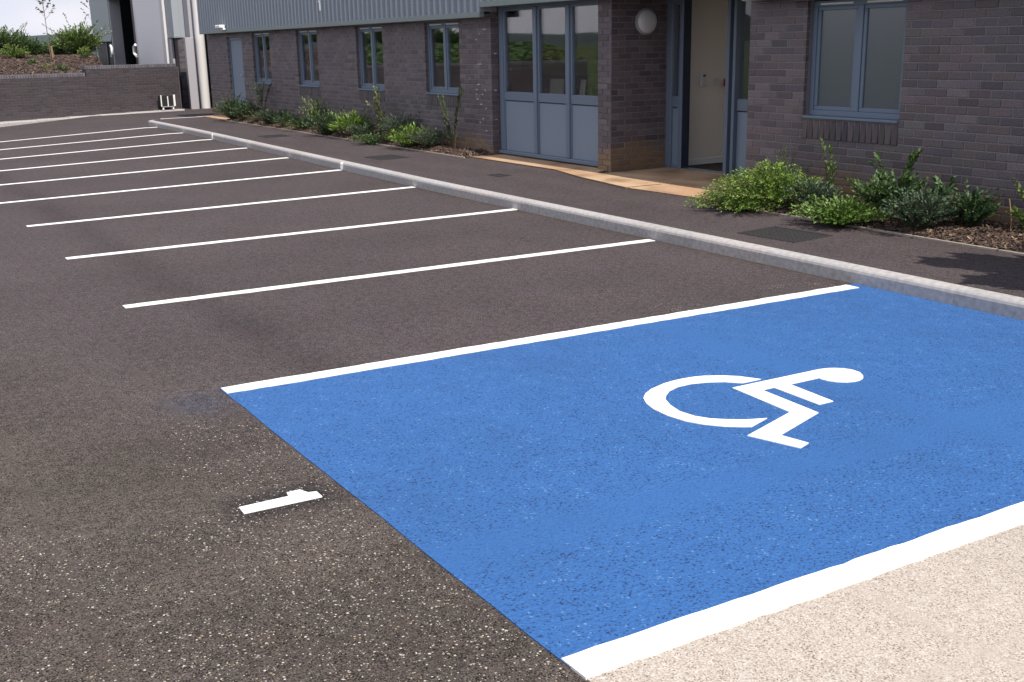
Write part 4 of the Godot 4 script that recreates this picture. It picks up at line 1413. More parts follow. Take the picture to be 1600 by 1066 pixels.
# ================================================================ retaining wall, planted bank
func back_bank() -> void:
	var a := Vector3(-2.5, 0, -28.35)
	var d := (Vector3(2.9, 0, -29.55) - a).normalized()
	var t := thing("retaining_wall", "dark brick retaining wall with a stepped top at the back of the car park", "wall", a)
	t.rotation.y = atan2(-d.z, d.x)
	# own axes: x along the wall, z towards the car park
	var U := Vector3(1, 0, 0)
	var N := Vector3(0, 0, 1)
	var mb := MB.new()
	var list := []
	body(mb, Vector3(-9.0, -0.4, 0), U, N, 11.65, -0.4, 1.115, [], 0.3)
	body(mb, Vector3(2.66, -0.4, 0), U, N, 2.9, -0.4, 1.31, [], 0.3)
	part("wall_core", mb, M.mortar_dark, t)
	lay(list, Vector3(-9.0, -0.33, 0), U, N, 11.64, -0.33, 1.115, [], false)
	lay(list, Vector3(2.64, -0.33, 0), U, N, 2.9, -0.33, 1.31, [], false)
	for q in list:
		q.c = Color(q.c.r * 0.25 + 0.024, q.c.g * 0.25 + 0.02, q.c.b * 0.25 + 0.025)  # darker engineering brick, darkened further in colour for its lower light
		q.c.a = 1.0
	# brick on edge along the top
	var cap := MB.new()
	var x := -9.0
	while x < 5.5:
		var y := 1.118 if x < 2.6 else 1.313
		var c := Color(0.15, 0.14, 0.16) * (0.8 + 0.4 * rng.randf())
		cap.bx(Vector3(x, y, -0.3), Vector3(x + 0.064, y + 0.1, 0.004 + 0.002 * rng.randf()), 0.004, Color(c.r, c.g, c.b))
		x += 0.074
	mb = MB.new()
	bricks_to(mb, list, 0.003)
	part("brickwork", mb, M.brick, t).set_meta("kind", "stuff")
	part("coping", cap, M.brick, t).set_meta("kind", "stuff")
	# kerb along its foot
	var k := Node3D.new()
	k.name = numbered("wall_kerb")
	add_child(k)
	k.set_meta("kind", "structure")
	var s := -8.2
	while s < 5.0:
		var p := a + d * s + Vector3(d.z, 0, -d.x).normalized() * -0.02
		var q := a + d * minf(s + 0.915, 5.45)
		var nn := Vector3(-d.z, 0, d.x).normalized()
		p = a + d * s
		var o := nn * 0.36
		var g0 := ground(p.x, p.z)
		var top := lerpf(-0.03, 0.06, clampf((s + 0.5) / 6.0, 0.0, 1.0))
		kerb_stone(k, Vector2(p.x + o.x, p.z + o.z), Vector2(q.x + o.x, q.z + o.z), Vector2(nn.x, nn.z), g0, top, 0.36)
		s += 0.915
	# bank of bark mulch behind it, level ground beyond
	mb = MB.new()
	var nx := 56
	var nz := 22
	var grid := []
	for j in nz + 1:
		var row := []
		for i in nx + 1:
			var u := lerpf(-9.0, 5.4, float(i) / nx)
			var w := -0.28 - 7.5 * pow(float(j) / nz, 1.5)
			row.append(bank_point(a, d, u, w))
		grid.append(row)
	for j in nz:
		for i in nx:
			mb.flat(grid[j][i], grid[j][i + 1], grid[j + 1][i + 1], grid[j + 1][i], Vector3(0, -50, -30))
	struct("mulched_bank", mb, M.soil)
	mb = MB.new()
	mb.flat(Vector3(-60, 1.6, -80), Vector3(6, 1.6, -80), Vector3(1.5, 1.68, -35.6), Vector3(-60, 1.68, -35.6), Vector3(0, -50, -50))
	mb.flat(Vector3(-60, 1.6, -80), Vector3(6, 1.6, -80), Vector3(6, -1.0, -120), Vector3(-60, -1.0, -120), Vector3(0, -50, -90))
	mb.flat(Vector3(1.5, 1.68, -35.6), Vector3(6, 1.6, -80), Vector3(6.5, 1.0, -80), Vector3(2.0, 1.0, -35.6), Vector3(-9, -50, -50))
	mb.flat(Vector3(-60, 1.68, -35.6), Vector3(-11.0, 1.68, -35.6), Vector3(-11.0, -0.9, -26), Vector3(-60, -0.9, -26), Vector3(0, -50, -30))
	struct("upper_ground", mb, M.grass)
	mb = MB.new()
	mb.quad(Vector3(0.4, 1.04, -80), Vector3(12, 1.04, -80), Vector3(12, 1.04, -30.9), Vector3(0.4, 1.04, -30.9), Vector3.UP, Color(0.11, 0.095, 0.095))
	mb.quad(Vector3(0.4, 1.04, -30.9), Vector3(3.28, 1.04, -30.9), Vector3(2.9, 1.04, -30.0), Vector3(0.4, 1.04, -30.0), Vector3.UP, Color(0.11, 0.095, 0.095))
	mb.flat(Vector3(0.4, 1.04, -30.0), Vector3(2.9, 1.04, -30.0), Vector3(2.9, 1.04, -29.6), Vector3(0.4, 1.04, -29.05), Vector3(0, -50, -30), Color(0.11, 0.095, 0.095))
	struct("upper_yard", mb, M.asphalt)
	var spots := []
	for i in 9000:
		var p := bank_point(a, d, -6.5 + 11.5 * rng.randf(), -0.3 - 5.2 * rng.randf())
		spots.append(p + Vector3(0, 0.012, 0))
	chips("bank_mulch", spots, [Color(0.05, 0.03, 0.025), Color(0.07, 0.042, 0.034), Color(0.038, 0.025, 0.021), Color(0.13, 0.09, 0.068), Color(0.058, 0.034, 0.028)], Vector3(0.11, 0.02, 0.035), "brown bark mulch covering the bank behind the retaining wall")
	var green := [Color(0.05, 0.1, 0.022), Color(0.09, 0.16, 0.03), Color(0.16, 0.24, 0.04)]
	var lime := [Color(0.13, 0.2, 0.03), Color(0.2, 0.27, 0.04), Color(0.26, 0.33, 0.06)]
	var on := func(x2: float, z2: float) -> Vector3: return Vector3(x2, bank_y(x2, z2), z2)
	plant("bank_shrub", "large bright green shrub on the bank beside the warehouse corner", on.call(0.95, -34.2), {"h": 1.1, "r": 0.85, "stems": 260, "leaves": 30, "leaf": 0.085, "wide": 0.45, "cols": [Color(0.07, 0.13, 0.02), Color(0.14, 0.21, 0.035), Color(0.24, 0.3, 0.06)], "dome": 0.45, "stem_r": 0.01, "from": 0.1}, "shrubs on the bank")
	plant("bank_shrub", "small lime green shrub at the foot of the large bright shrub on the bank", on.call(0.85, -32.9), {"h": 0.42, "r": 0.26, "stems": 40, "leaves": 14, "leaf": 0.05, "cols": lime, "stem_r": 0.006}, "shrubs on the bank")
	plant("bank_shrub", "mid green leafy shrub at the left edge of the bank", on.call(-1.55, -34.0), {"h": 1.05, "r": 0.7, "stems": 200, "leaves": 26, "leaf": 0.075, "cols": green, "dome": 0.3, "stem_r": 0.01, "from": 0.1}, "shrubs on the bank")
	plant("bank_shrub", "darker green shrub left of the young tree on the bank", on.call(-0.9, -34.6), {"h": 0.85, "r": 0.6, "stems": 180, "leaves": 26, "leaf": 0.07, "cols": [Color(0.045, 0.09, 0.03), Color(0.07, 0.13, 0.04), Color(0.13, 0.2, 0.05)], "dome": 0.4, "stem_r": 0.01, "from": 0.1}, "shrubs on the bank")
	plant("bank_shrub", "low lime green shrub in front of the hedge at the left edge of the bank", on.call(-1.25, -32.9), {"h": 0.45, "r": 0.5, "stems": 120, "leaves": 18, "leaf": 0.05, "cols": lime, "stem_r": 0.006}, "shrubs on the bank")
	plant("bank_shrub", "low green shrub just left of the stake on the bank", on.call(-0.5, -34.4), {"h": 0.62, "r": 0.5, "stems": 150, "leaves": 22, "leaf": 0.06, "cols": green, "stem_r": 0.008, "from": 0.1}, "shrubs on the bank")
	plant("bank_shrub", "low green shrub between the stake and the large bright shrub", on.call(0.25, -34.8), {"h": 0.6, "r": 0.6, "stems": 150, "leaves": 22, "leaf": 0.06, "cols": green, "stem_r": 0.008, "from": 0.1}, "shrubs on the bank")
	plant("bank_shrub", "dark green shrub behind the young tree, low against the distant hill", on.call(-0.1, -36.2), {"h": 0.5, "r": 0.6, "stems": 130, "leaves": 22, "leaf": 0.065, "cols": green, "stem_r": 0.008, "from": 0.05}, "shrubs on the bank")
	plant("bank_shrub", "green shrub directly behind the large bright shrub on the bank", on.call(0.75, -35.8), {"h": 0.6, "r": 0.7, "stems": 150, "leaves": 22, "leaf": 0.07, "cols": green, "stem_r": 0.008, "from": 0.05}, "shrubs on the bank")
	plant("bank_shrub", "green shrub nearest the warehouse wall behind the lime green shrub", on.call(1.25, -34.9), {"h": 0.6, "r": 0.5, "stems": 130, "leaves": 22, "leaf": 0.07, "cols": green, "stem_r": 0.008, "from": 0.05}, "shrubs on the bank")
	# low plants dotted on the slope
	plant("bank_plant", "small green plant on the bank slope, upper left", on.call(-0.95, -31.6), {"h": 0.16, "r": 0.22, "stems": 24, "leaves": 10, "leaf": 0.05, "cols": green}, "small plants on the bank slope", "plant")
	plant("bank_plant", "small green plant on the bank slope near the wall top", on.call(-0.32, -30.2), {"h": 0.2, "r": 0.24, "stems": 30, "leaves": 10, "leaf": 0.055, "cols": green}, "small plants on the bank slope", "plant")
	plant("bank_plant", "pale tuft on the bank slope between the two small green plants", on.call(-0.72, -30.6), {"h": 0.14, "r": 0.16, "stems": 16, "leaves": 8, "leaf": 0.045, "cols": lime}, "small plants on the bank slope", "plant")
	# hedge going on to the left, out of the picture; it shows in the windows
	for i in 7:
		plant("bank_shrub", ["first", "second", "third", "fourth", "fifth", "sixth", "seventh"][i] + " leafy shrub beyond the left edge of the picture along the bank", on.call(-2.7 - i * 1.2, -34.0 - (i % 2) * 0.8), {"h": 0.75 + 0.22 * (i % 3), "r": 0.9, "stems": 140, "leaves": 22, "leaf": 0.12, "cols": green, "dome": 0.4, "stem_r": 0.012, "from": 0.1}, "shrubs further left along the bank")
	var cover_spots := []  # low leaves out of view, placed to green the window reflections
	for i in 9000:
		var p := bank_point(a, d, -9.0 + 7.6 * rng.randf(), -0.35 - 5.0 * rng.randf())
		if p.x < -2.9:
			cover_spots.append(p + Vector3(0, 0.05 + 0.1 * rng.randf(), 0))
	var cv := chips("unseen_ground_cover", cover_spots, [Color(0.04, 0.08, 0.02), Color(0.07, 0.12, 0.03), Color(0.05, 0.1, 0.025)], Vector3(0.13, 0.006, 0.09), "low green ground cover on the bank beyond the left edge of the picture")
	cv.set_meta("category", "ground cover")
	# young tree with stake
	sapling("young_tree", "thin young tree with few brownish leaves tied beside a stake on the bank", on.call(-0.16, -33.05), 2.75, 5)
	mb = MB.new()
	mb.tube([on.call(-0.1, -33.0) - Vector3(0, 0.1, 0), on.call(-0.12, -33.0) + Vector3(0, 0.37, 0)], [0.035, 0.033], 8)
	solo("tree_stake", mb, M.wood, "short pale timber stake at the foot of the young tree", "stake")
	sapling("young_tree", "young tree mostly hidden behind the warehouse corner, one branch showing", Vector3(4.1, 1.68, -47.5), 3.3, 11)

func bank_y(x: float, z: float) -> float:
	# height of the bank at a place behind the wall
	var a := Vector3(-2.5, 0, -28.35)
	var d := (Vector3(2.9, 0, -29.55) - a).normalized()
	var r := Vector3(x, 0, z) - a
	var w := r.dot(Vector3(-d.z, 0, d.x))
	return bank_point(a, d, r.dot(d), w).y

func bank_point(a: Vector3, d: Vector3, u: float, w: float) -> Vector3:
	var nn := Vector3(-d.z, 0, d.x)
	var p := a + d * u + nn * w
	var k := clampf((-w - 0.28) / 4.3, 0.0, 1.0)
	var edge := 0.86 + maxf(0.0, -31.0 - p.z) * 0.2
	p.y = lerpf(1.09, 1.70, pow(k, 0.8))
	p.y = lerpf(p.y, 0.98, smoothstep(edge - 0.1, edge + 0.35, p.x))
	p.y += 0.035 * soft.get_noise_2d(p.x * 3.0, p.z * 3.0) * minf(1.0, k * 4.0)
	return p

func sapling(called: String, label: String, at: Vector3, h: float, sd: int) -> void:
	var r := RandomNumberGenerator.new()
	r.seed = sd
	var t := thing(called, label, "tree", at, "young trees on the bank")
	var ms := MB.new()
	var ml := MB.new()
	ms.tube([Vector3(0, -0.1, 0), Vector3(-0.03, h * 0.5, 0), Vector3(-0.1, h, 0.02)], [0.016, 0.011, 0.004], 6, Color(0.13, 0.11, 0.1))
	for i in 13:
		var y := h * (0.42 + 0.56 * i / 13.0)
		var az := i * 2.4 + r.randf()
		var l := 0.5 * (1.0 - 0.5 * i / 13.0) * (0.7 + 0.5 * r.randf())
		var p := Vector3(-0.1 * y / h, y, 0)
		var tip := p + Vector3(cos(az) * l * 0.7, l * 0.75, sin(az) * l * 0.7)
		ms.tube([p, p.lerp(tip, 0.5) + Vector3(0, -0.03, 0), tip], [0.007, 0.005, 0.002], 4, Color(0.14, 0.1, 0.08), false)
		for k in 9:
			var q := p.lerp(tip, 0.35 + 0.7 * r.randf())
			var dd := Vector3(r.randfn(), r.randfn() - 0.3, r.randfn()).normalized()
			var sz := 0.075 + 0.05 * r.randf()
			ml.leaf(q, dd, dd.cross(Vector3(r.randfn(), 1, r.randfn())).normalized(), sz, sz * 0.7, Color(0.1, 0.07, 0.06).lerp(Color(0.08, 0.1, 0.06), r.randf()))
	part("trunk", ms, M.stem, t)
	part("crown", ml, M.leaf, t)

# ================================================================ planting beds
func beds() -> void:
	for e in [[-21.1, -9.14, 1.70, 6500, "left", 0.045], [-3.35, 9.9, 1.36, 9000, "right", 0.05]]:
		var mb := MB.new()
		var nx := 10
		var nz := int((e[1] - e[0]) / 0.12)
		var f := func(i: int, j: int) -> Vector3:
			var x := lerpf(e[2] + 0.02, X - 0.003, float(i) / nx)
			var z := lerpf(e[0], e[1], float(j) / nz)
			return Vector3(x, bed_y(x, z, e[2]), z)
		for i in nx:
			for j in nz:
				mb.flat(f.call(i, j), f.call(i + 1, j), f.call(i + 1, j + 1), f.call(i, j + 1), Vector3(1.8, -40, -8))
		struct("planting_bed", mb, M.soil)
		var spots := []
		for i in int(e[3]):
			var x := lerpf(e[2] + 0.015, X - 0.02, rng.randf())
			var z := lerpf(e[0], minf(e[1], 3.5), rng.randf())
			spots.append(Vector3(x, bed_y(x, z, e[2]) + 0.008, z))
		chips("bark_mulch", spots, [Color(0.06, 0.034, 0.026), Color(0.085, 0.052, 0.038), Color(0.045, 0.03, 0.024), Color(0.2, 0.145, 0.1), Color(0.07, 0.04, 0.03), Color(0.1, 0.064, 0.046), Color(0.055, 0.034, 0.027)], Vector3(0.062, 0.006, 0.013), "brown bark chippings on the %s-hand planting bed" % e[4])
		# pale edging board in lengths
		var ed := Node3D.new()
		ed.name = numbered("bed_edging")
		add_child(ed)
		ed.set_meta("kind", "structure")
		var z: float = e[0]
		while z < e[1] - 0.3:
			var l := minf(1.8, e[1] - z)
			var b := MB.new()
			b.box(Vector3(e[2], pave_y(e[2]) - 0.02, z + l * 0.5), Vector3(0.022, 0.075, l - 0.006), 0.004, Color(0.36, 0.31, 0.26), Basis(Vector3.UP, rng.randfn() * 0.004))
			part("edging_board", b, M.concrete, ed)
			z += l
	var dark := [Color(0.022, 0.055, 0.018), Color(0.045, 0.09, 0.025), Color(0.09, 0.15, 0.045)]
	var mid := [Color(0.04, 0.085, 0.02), Color(0.075, 0.13, 0.03), Color(0.13, 0.2, 0.05)]
	var lime := [Color(0.11, 0.19, 0.022), Color(0.18, 0.26, 0.03), Color(0.27, 0.35, 0.05)]
	var grey := [Color(0.045, 0.08, 0.04), Color(0.085, 0.125, 0.065), Color(0.15, 0.19, 0.11)]
	var pale := [Color(0.12, 0.15, 0.06), Color(0.24, 0.25, 0.11), Color(0.3, 0.3, 0.15)]
	var at := func(x: float, z: float, fx: float) -> Vector3: return Vector3(x, bed_y(x, z, fx), z)
	var L := 1.70
	var g := "plants in the left-hand bed"
	plant("bed_shrub", "dark green bushy shrub at the far end of the left bed beside the grey door", at.call(1.92, -20.85, L), {"h": 0.5, "r": 0.42, "stems": 90, "leaves": 20, "leaf": 0.045, "cols": dark, "dome": 0.4, "from": 0.1}, g)
	plant("bed_shrub", "second dark green shrub from the far end of the left bed", at.call(2.0, -20.1, L), {"h": 0.4, "r": 0.36, "stems": 80, "leaves": 18, "leaf": 0.045, "cols": dark, "dome": 0.4, "from": 0.1}, g)
	plant("bed_shrub", "tall sparse grey-green shrub under the farthest window", at.call(2.1, -19.35, L), {"h": 0.95, "r": 0.3, "stems": 14, "leaves": 26, "leaf": 0.05, "cols": grey, "tips": [Vector3(-0.05, 0.95, -0.45), Vector3(-0.05, 0.82, -0.2), Vector3(0, 0.98, 0.42), Vector3(-0.05, 0.7, 0.25), Vector3(0.0, 0.9, 0.62)], "loose": 0.07, "from": 0.45, "stem_r": 0.008}, g)
	plant("bed_shrub", "low brownish green plant at the foot of the tall sparse shrub", at.call(1.95, -19.2, L), {"h": 0.22, "r": 0.3, "stems": 40, "leaves": 12, "leaf": 0.04, "cols": [Color(0.1, 0.08, 0.03), Color(0.12, 0.13, 0.04)]}, g)
	plant("bed_shrub", "blue-green rounded shrub between the first and second far windows", at.call(2.0, -18.3, L), {"h": 0.34, "r": 0.36, "stems": 70, "leaves": 18, "leaf": 0.045, "cols": [Color(0.03, 0.065, 0.035), Color(0.06, 0.1, 0.055), Color(0.1, 0.15, 0.08)], "dome": 0.4, "from": 0.1}, g)
	plant("bed_shrub", "small dark green shrub below the second far window", at.call(1.98, -17.3, L), {"h": 0.28, "r": 0.28, "stems": 60, "leaves": 16, "leaf": 0.04, "cols": dark, "from": 0.1}, g)
	plant("bed_shrub", "yellow-green upright shrub right of the second far window", at.call(2.08, -15.9, L), {"h": 0.62, "r": 0.28, "stems": 40, "leaves": 18, "leaf": 0.05, "cols": [Color(0.09, 0.14, 0.03), Color(0.18, 0.22, 0.06), Color(0.26, 0.28, 0.1)], "dome": 0.3}, g)
	plant("bed_shrub", "low green plant between the second and third windows", at.call(1.95, -16.4, L), {"h": 0.2, "r": 0.3, "stems": 50, "leaves": 12, "leaf": 0.04, "cols": mid}, g)
	plant("bed_shrub", "dark green bushy shrub spilling over the edging left of the third window", at.call(1.86, -14.75, L), {"h": 0.42, "r": 0.42, "stems": 90, "leaves": 20, "leaf": 0.045, "cols": dark, "dome": 0.4, "from": 0.1}, g)
	plant("bed_shrub", "bright lime grassy plant below the third window", at.call(2.02, -13.95, L), {"h": 0.38, "r": 0.36, "stems": 110, "leaves": 8, "leaf": 0.1, "wide": 0.2, "cols": lime, "from": 0.5}, g)
	plant("bed_shrub", "small blue-green mound in front of the lime plant below the third window", at.call(1.9, -13.3, L), {"h": 0.28, "r": 0.26, "stems": 60, "leaves": 16, "leaf": 0.036, "cols": grey, "from": 0.1}, g)
	plant("bed_shrub", "tall pale variegated shrub right of the third window", at.call(2.1, -12.85, L), {"h": 0.9, "r": 0.26, "stems": 20, "leaves": 30, "leaf": 0.05, "cols": pale, "tips": [Vector3(0, 0.92, -0.1), Vector3(-0.05, 0.8, 0.1), Vector3(0, 0.68, -0.28), Vector3(-0.08, 0.45, 0.42), Vector3(0, 0.75, 0.0), Vector3(-0.05, 0.5, 0.25)], "loose": 0.06, "from": 0.25, "stem_r": 0.007}, g)
	plant("bed_shrub", "flat dark green spreading plant on the edging below the pale variegated shrub", at.call(1.78, -12.5, L), {"h": 0.16, "r": 0.36, "stems": 70, "leaves": 16, "leaf": 0.036, "cols": mid, "from": 0.2}, g)
	plant("bed_shrub", "blue-green rounded shrub left of the nearest of the four windows", at.call(2.05, -11.95, L), {"h": 0.48, "r": 0.34, "stems": 90, "leaves": 20, "leaf": 0.042, "cols": [Color(0.03, 0.065, 0.035), Color(0.06, 0.1, 0.055), Color(0.1, 0.15, 0.08)], "dome": 0.4, "from": 0.1}, g)
	plant("bed_shrub", "bright lime ferny plant below the nearest of the four windows", at.call(1.9, -11.2, L), {"h": 0.36, "r": 0.36, "stems": 100, "leaves": 14, "leaf": 0.06, "wide": 0.3, "cols": lime, "from": 0.3}, g)
	plant("bed_shrub", "grey-green dome shaped shrub beside the lime ferny plant in the left bed", at.call(1.95, -10.65, L), {"h": 0.33, "r": 0.32, "stems": 110, "leaves": 18, "leaf": 0.03, "cols": grey, "dome": 0.45, "from": 0.2}, g)
	plant("bed_shrub", "two tall leafy stems in a V at the near end of the left bed", at.call(2.05, -10.0, L), {"h": 1.0, "r": 0.2, "stems": 9, "leaves": 46, "leaf": 0.05, "cols": [Color(0.04, 0.07, 0.025), Color(0.075, 0.11, 0.035), Color(0.1, 0.15, 0.05)], "tips": [Vector3(-0.02, 0.82, -0.36), Vector3(0.02, 0.98, 0.34), Vector3(0.0, 0.5, -0.3), Vector3(0.02, 0.95, 0.3)], "loose": 0.025, "from": 0.2, "stem_r": 0.009, "lift": 0.6}, g)
	var R := 1.36
	g = "plants in the right-hand bed"
	plant("bed_shrub", "large bright yellow-green arching shrub beside the entrance slab", at.call(1.62, -2.5, R), {"h": 0.4, "r": 0.62, "stems": 210, "leaves": 46, "leaf": 0.026, "wide": 0.55, "cols": [Color(0.1, 0.18, 0.02), Color(0.18, 0.27, 0.03), Color(0.3, 0.38, 0.055)], "dome": 0.6, "arch": 0.25, "fluff": 0.03, "lean": Vector3(-0.12, 0, -0.05)}, g)
	plant("bed_shrub", "lime green trailing plant spilling onto the pavement beside the entrance slab", at.call(1.32, -2.66, R), {"h": 0.22, "r": 0.6, "stems": 190, "leaves": 34, "leaf": 0.024, "wide": 0.55, "cols": [Color(0.095, 0.175, 0.02), Color(0.17, 0.265, 0.03), Color(0.28, 0.36, 0.05)], "arch": 0.4, "fluff": 0.02}, g)
	plant("bed_shrub", "feathery dark green sprig behind the large arching shrub", at.call(2.0, -2.75, R), {"h": 0.66, "r": 0.3, "stems": 30, "leaves": 60, "leaf": 0.022, "wide": 0.3, "cols": mid, "fluff": 0.03}, g)
	plant("bed_shrub", "grey-green rounded shrub right of the large arching shrub", at.call(1.6, -1.98, R), {"h": 0.34, "r": 0.3, "stems": 170, "leaves": 22, "leaf": 0.032, "wide": 0.5, "cols": grey, "dome": 0.45, "from": 0.2}, g)
	plant("bed_shrub", "slender upright leafy stem against the wall behind the rounded grey-green shrub", at.call(1.98, -2.1, R), {"h": 0.6, "r": 0.1, "stems": 3, "leaves": 60, "leaf": 0.042, "cols": [Color(0.1, 0.16, 0.03), Color(0.17, 0.23, 0.05), Color(0.2, 0.28, 0.06)], "tips": [Vector3(0.0, 0.62, -0.12), Vector3(0, 0.42, 0.05), Vector3(0, 0.5, -0.04)], "loose": 0.02, "stem_r": 0.005, "from": 0.2}, g)
	plant("bed_shrub", "low bright green spreading plant at the edging in the middle of the right bed", at.call(1.38, -1.4, R), {"h": 0.25, "r": 0.5, "stems": 240, "leaves": 26, "leaf": 0.034, "wide": 0.6, "cols": [Color(0.07, 0.14, 0.02), Color(0.14, 0.22, 0.03), Color(0.2, 0.28, 0.05)], "dome": 0.5}, g)
	plant("bed_shrub", "tall green leafy shrub with one long shoot under the obscured window", at.call(1.8, -1.2, R), {"h": 0.44, "r": 0.4, "stems": 110, "leaves": 26, "leaf": 0.045, "wide": 0.6, "cols": mid, "dome": 0.4}, g)
	plant("bed_shrub", "long leafy shoots leaning right above the tall green shrub", at.call(1.98, -1.3, R), {"h": 0.7, "r": 0.2, "stems": 5, "leaves": 44, "leaf": 0.05, "wide": 0.6, "cols": [Color(0.05, 0.11, 0.02), Color(0.1, 0.18, 0.03), Color(0.16, 0.24, 0.04)], "tips": [Vector3(0, 0.62, 0.22), Vector3(0, 0.5, -0.3), Vector3(0, 0.56, 0.18)], "loose": 0.025, "stem_r": 0.005, "from": 0.3}, g)
	plant("bed_shrub", "wide grey-green dome shaped shrub at the front of the right bed", at.call(1.52, -0.66, R), {"h": 0.36, "r": 0.34, "stems": 200, "leaves": 24, "leaf": 0.034, "wide": 0.5, "cols": grey, "dome": 0.45, "from": 0.2}, g)
	plant("bed_shrub", "broad-leaved pale green shoot behind the wide grey-green dome", at.call(1.9, -0.72, R), {"h": 0.44, "r": 0.16, "stems": 8, "leaves": 22, "leaf": 0.06, "wide": 0.7, "cols": [Color(0.06, 0.11, 0.04), Color(0.1, 0.16, 0.06)], "from": 0.5}, g)
	plant("bed_shrub", "dark green leafy shrub against the wall at the right of the right bed", at.call(1.82, -0.38, R), {"h": 0.36, "r": 0.26, "stems": 130, "leaves": 24, "leaf": 0.036, "wide": 0.6, "cols": dark, "dome": 0.35}, g)
	plant("bed_shrub", "yellow-green leafy stems at the right edge of the picture", at.call(1.9, 0.2, R), {"h": 0.62, "r": 0.24, "stems": 14, "leaves": 34, "leaf": 0.05, "wide": 0.6, "cols": [Color(0.12, 0.18, 0.03), Color(0.2, 0.26, 0.05), Color(0.3, 0.35, 0.08)]}, g)
	var mb := MB.new()
	mb.tube([Vector3(1.9, 0.12, -0.02), Vector3(1.93, 0.3, -0.05), Vector3(1.95, 0.46, -0.1)], [0.007, 0.006, 0.004], 6)
	solo("dry_stick", mb, M.wood, "thin dry stick standing in the bark chippings of the right-hand bed", "stick")
	# shrub out of view, placed and shaped to cast the shadow on the pavement
	plant("unseen_shadow_shrub", "dense dark pointed shrub in the bed beyond the right edge", Vector3(1.45, 0.13, 2.9), {"h": 2.4, "r": 1.2, "stems": 240, "leaves": 90, "leaf": 0.19, "wide": 0.55, "cols": dark, "tips": [Vector3(-0.72, 2.3, -0.72), Vector3(-0.98, 2.1, -0.3), Vector3(-0.93, 1.95, -0.2), Vector3(-0.4, 2.35, -0.65), Vector3(-0.8, 2.2, -0.15), Vector3(-0.5, 2.4, -0.05), Vector3(-0.95, 2.0, 0.15), Vector3(-0.15, 2.2, -0.35), Vector3(-0.55, 2.0, -0.35), Vector3(-0.1, 2.4, 0.1), Vector3(0.1, 2.3, -0.5)], "loose": 0.06, "stem_r": 0.014, "from": 0.45})

func bed_y(x: float, z: float, front: float) -> float:
	var k := clampf((x - front) / 0.2, 0.0, 1.0)
	k *= clampf((-9.14 - z) / 0.3, 0.0, 1.0) if z < -6.0 else clampf((z + 3.36) / 0.3, 0.0, 1.0)
	return 0.137 + 0.055 * k + 0.03 * soft.get_noise_2d(x * 6.0, z * 6.0) * k

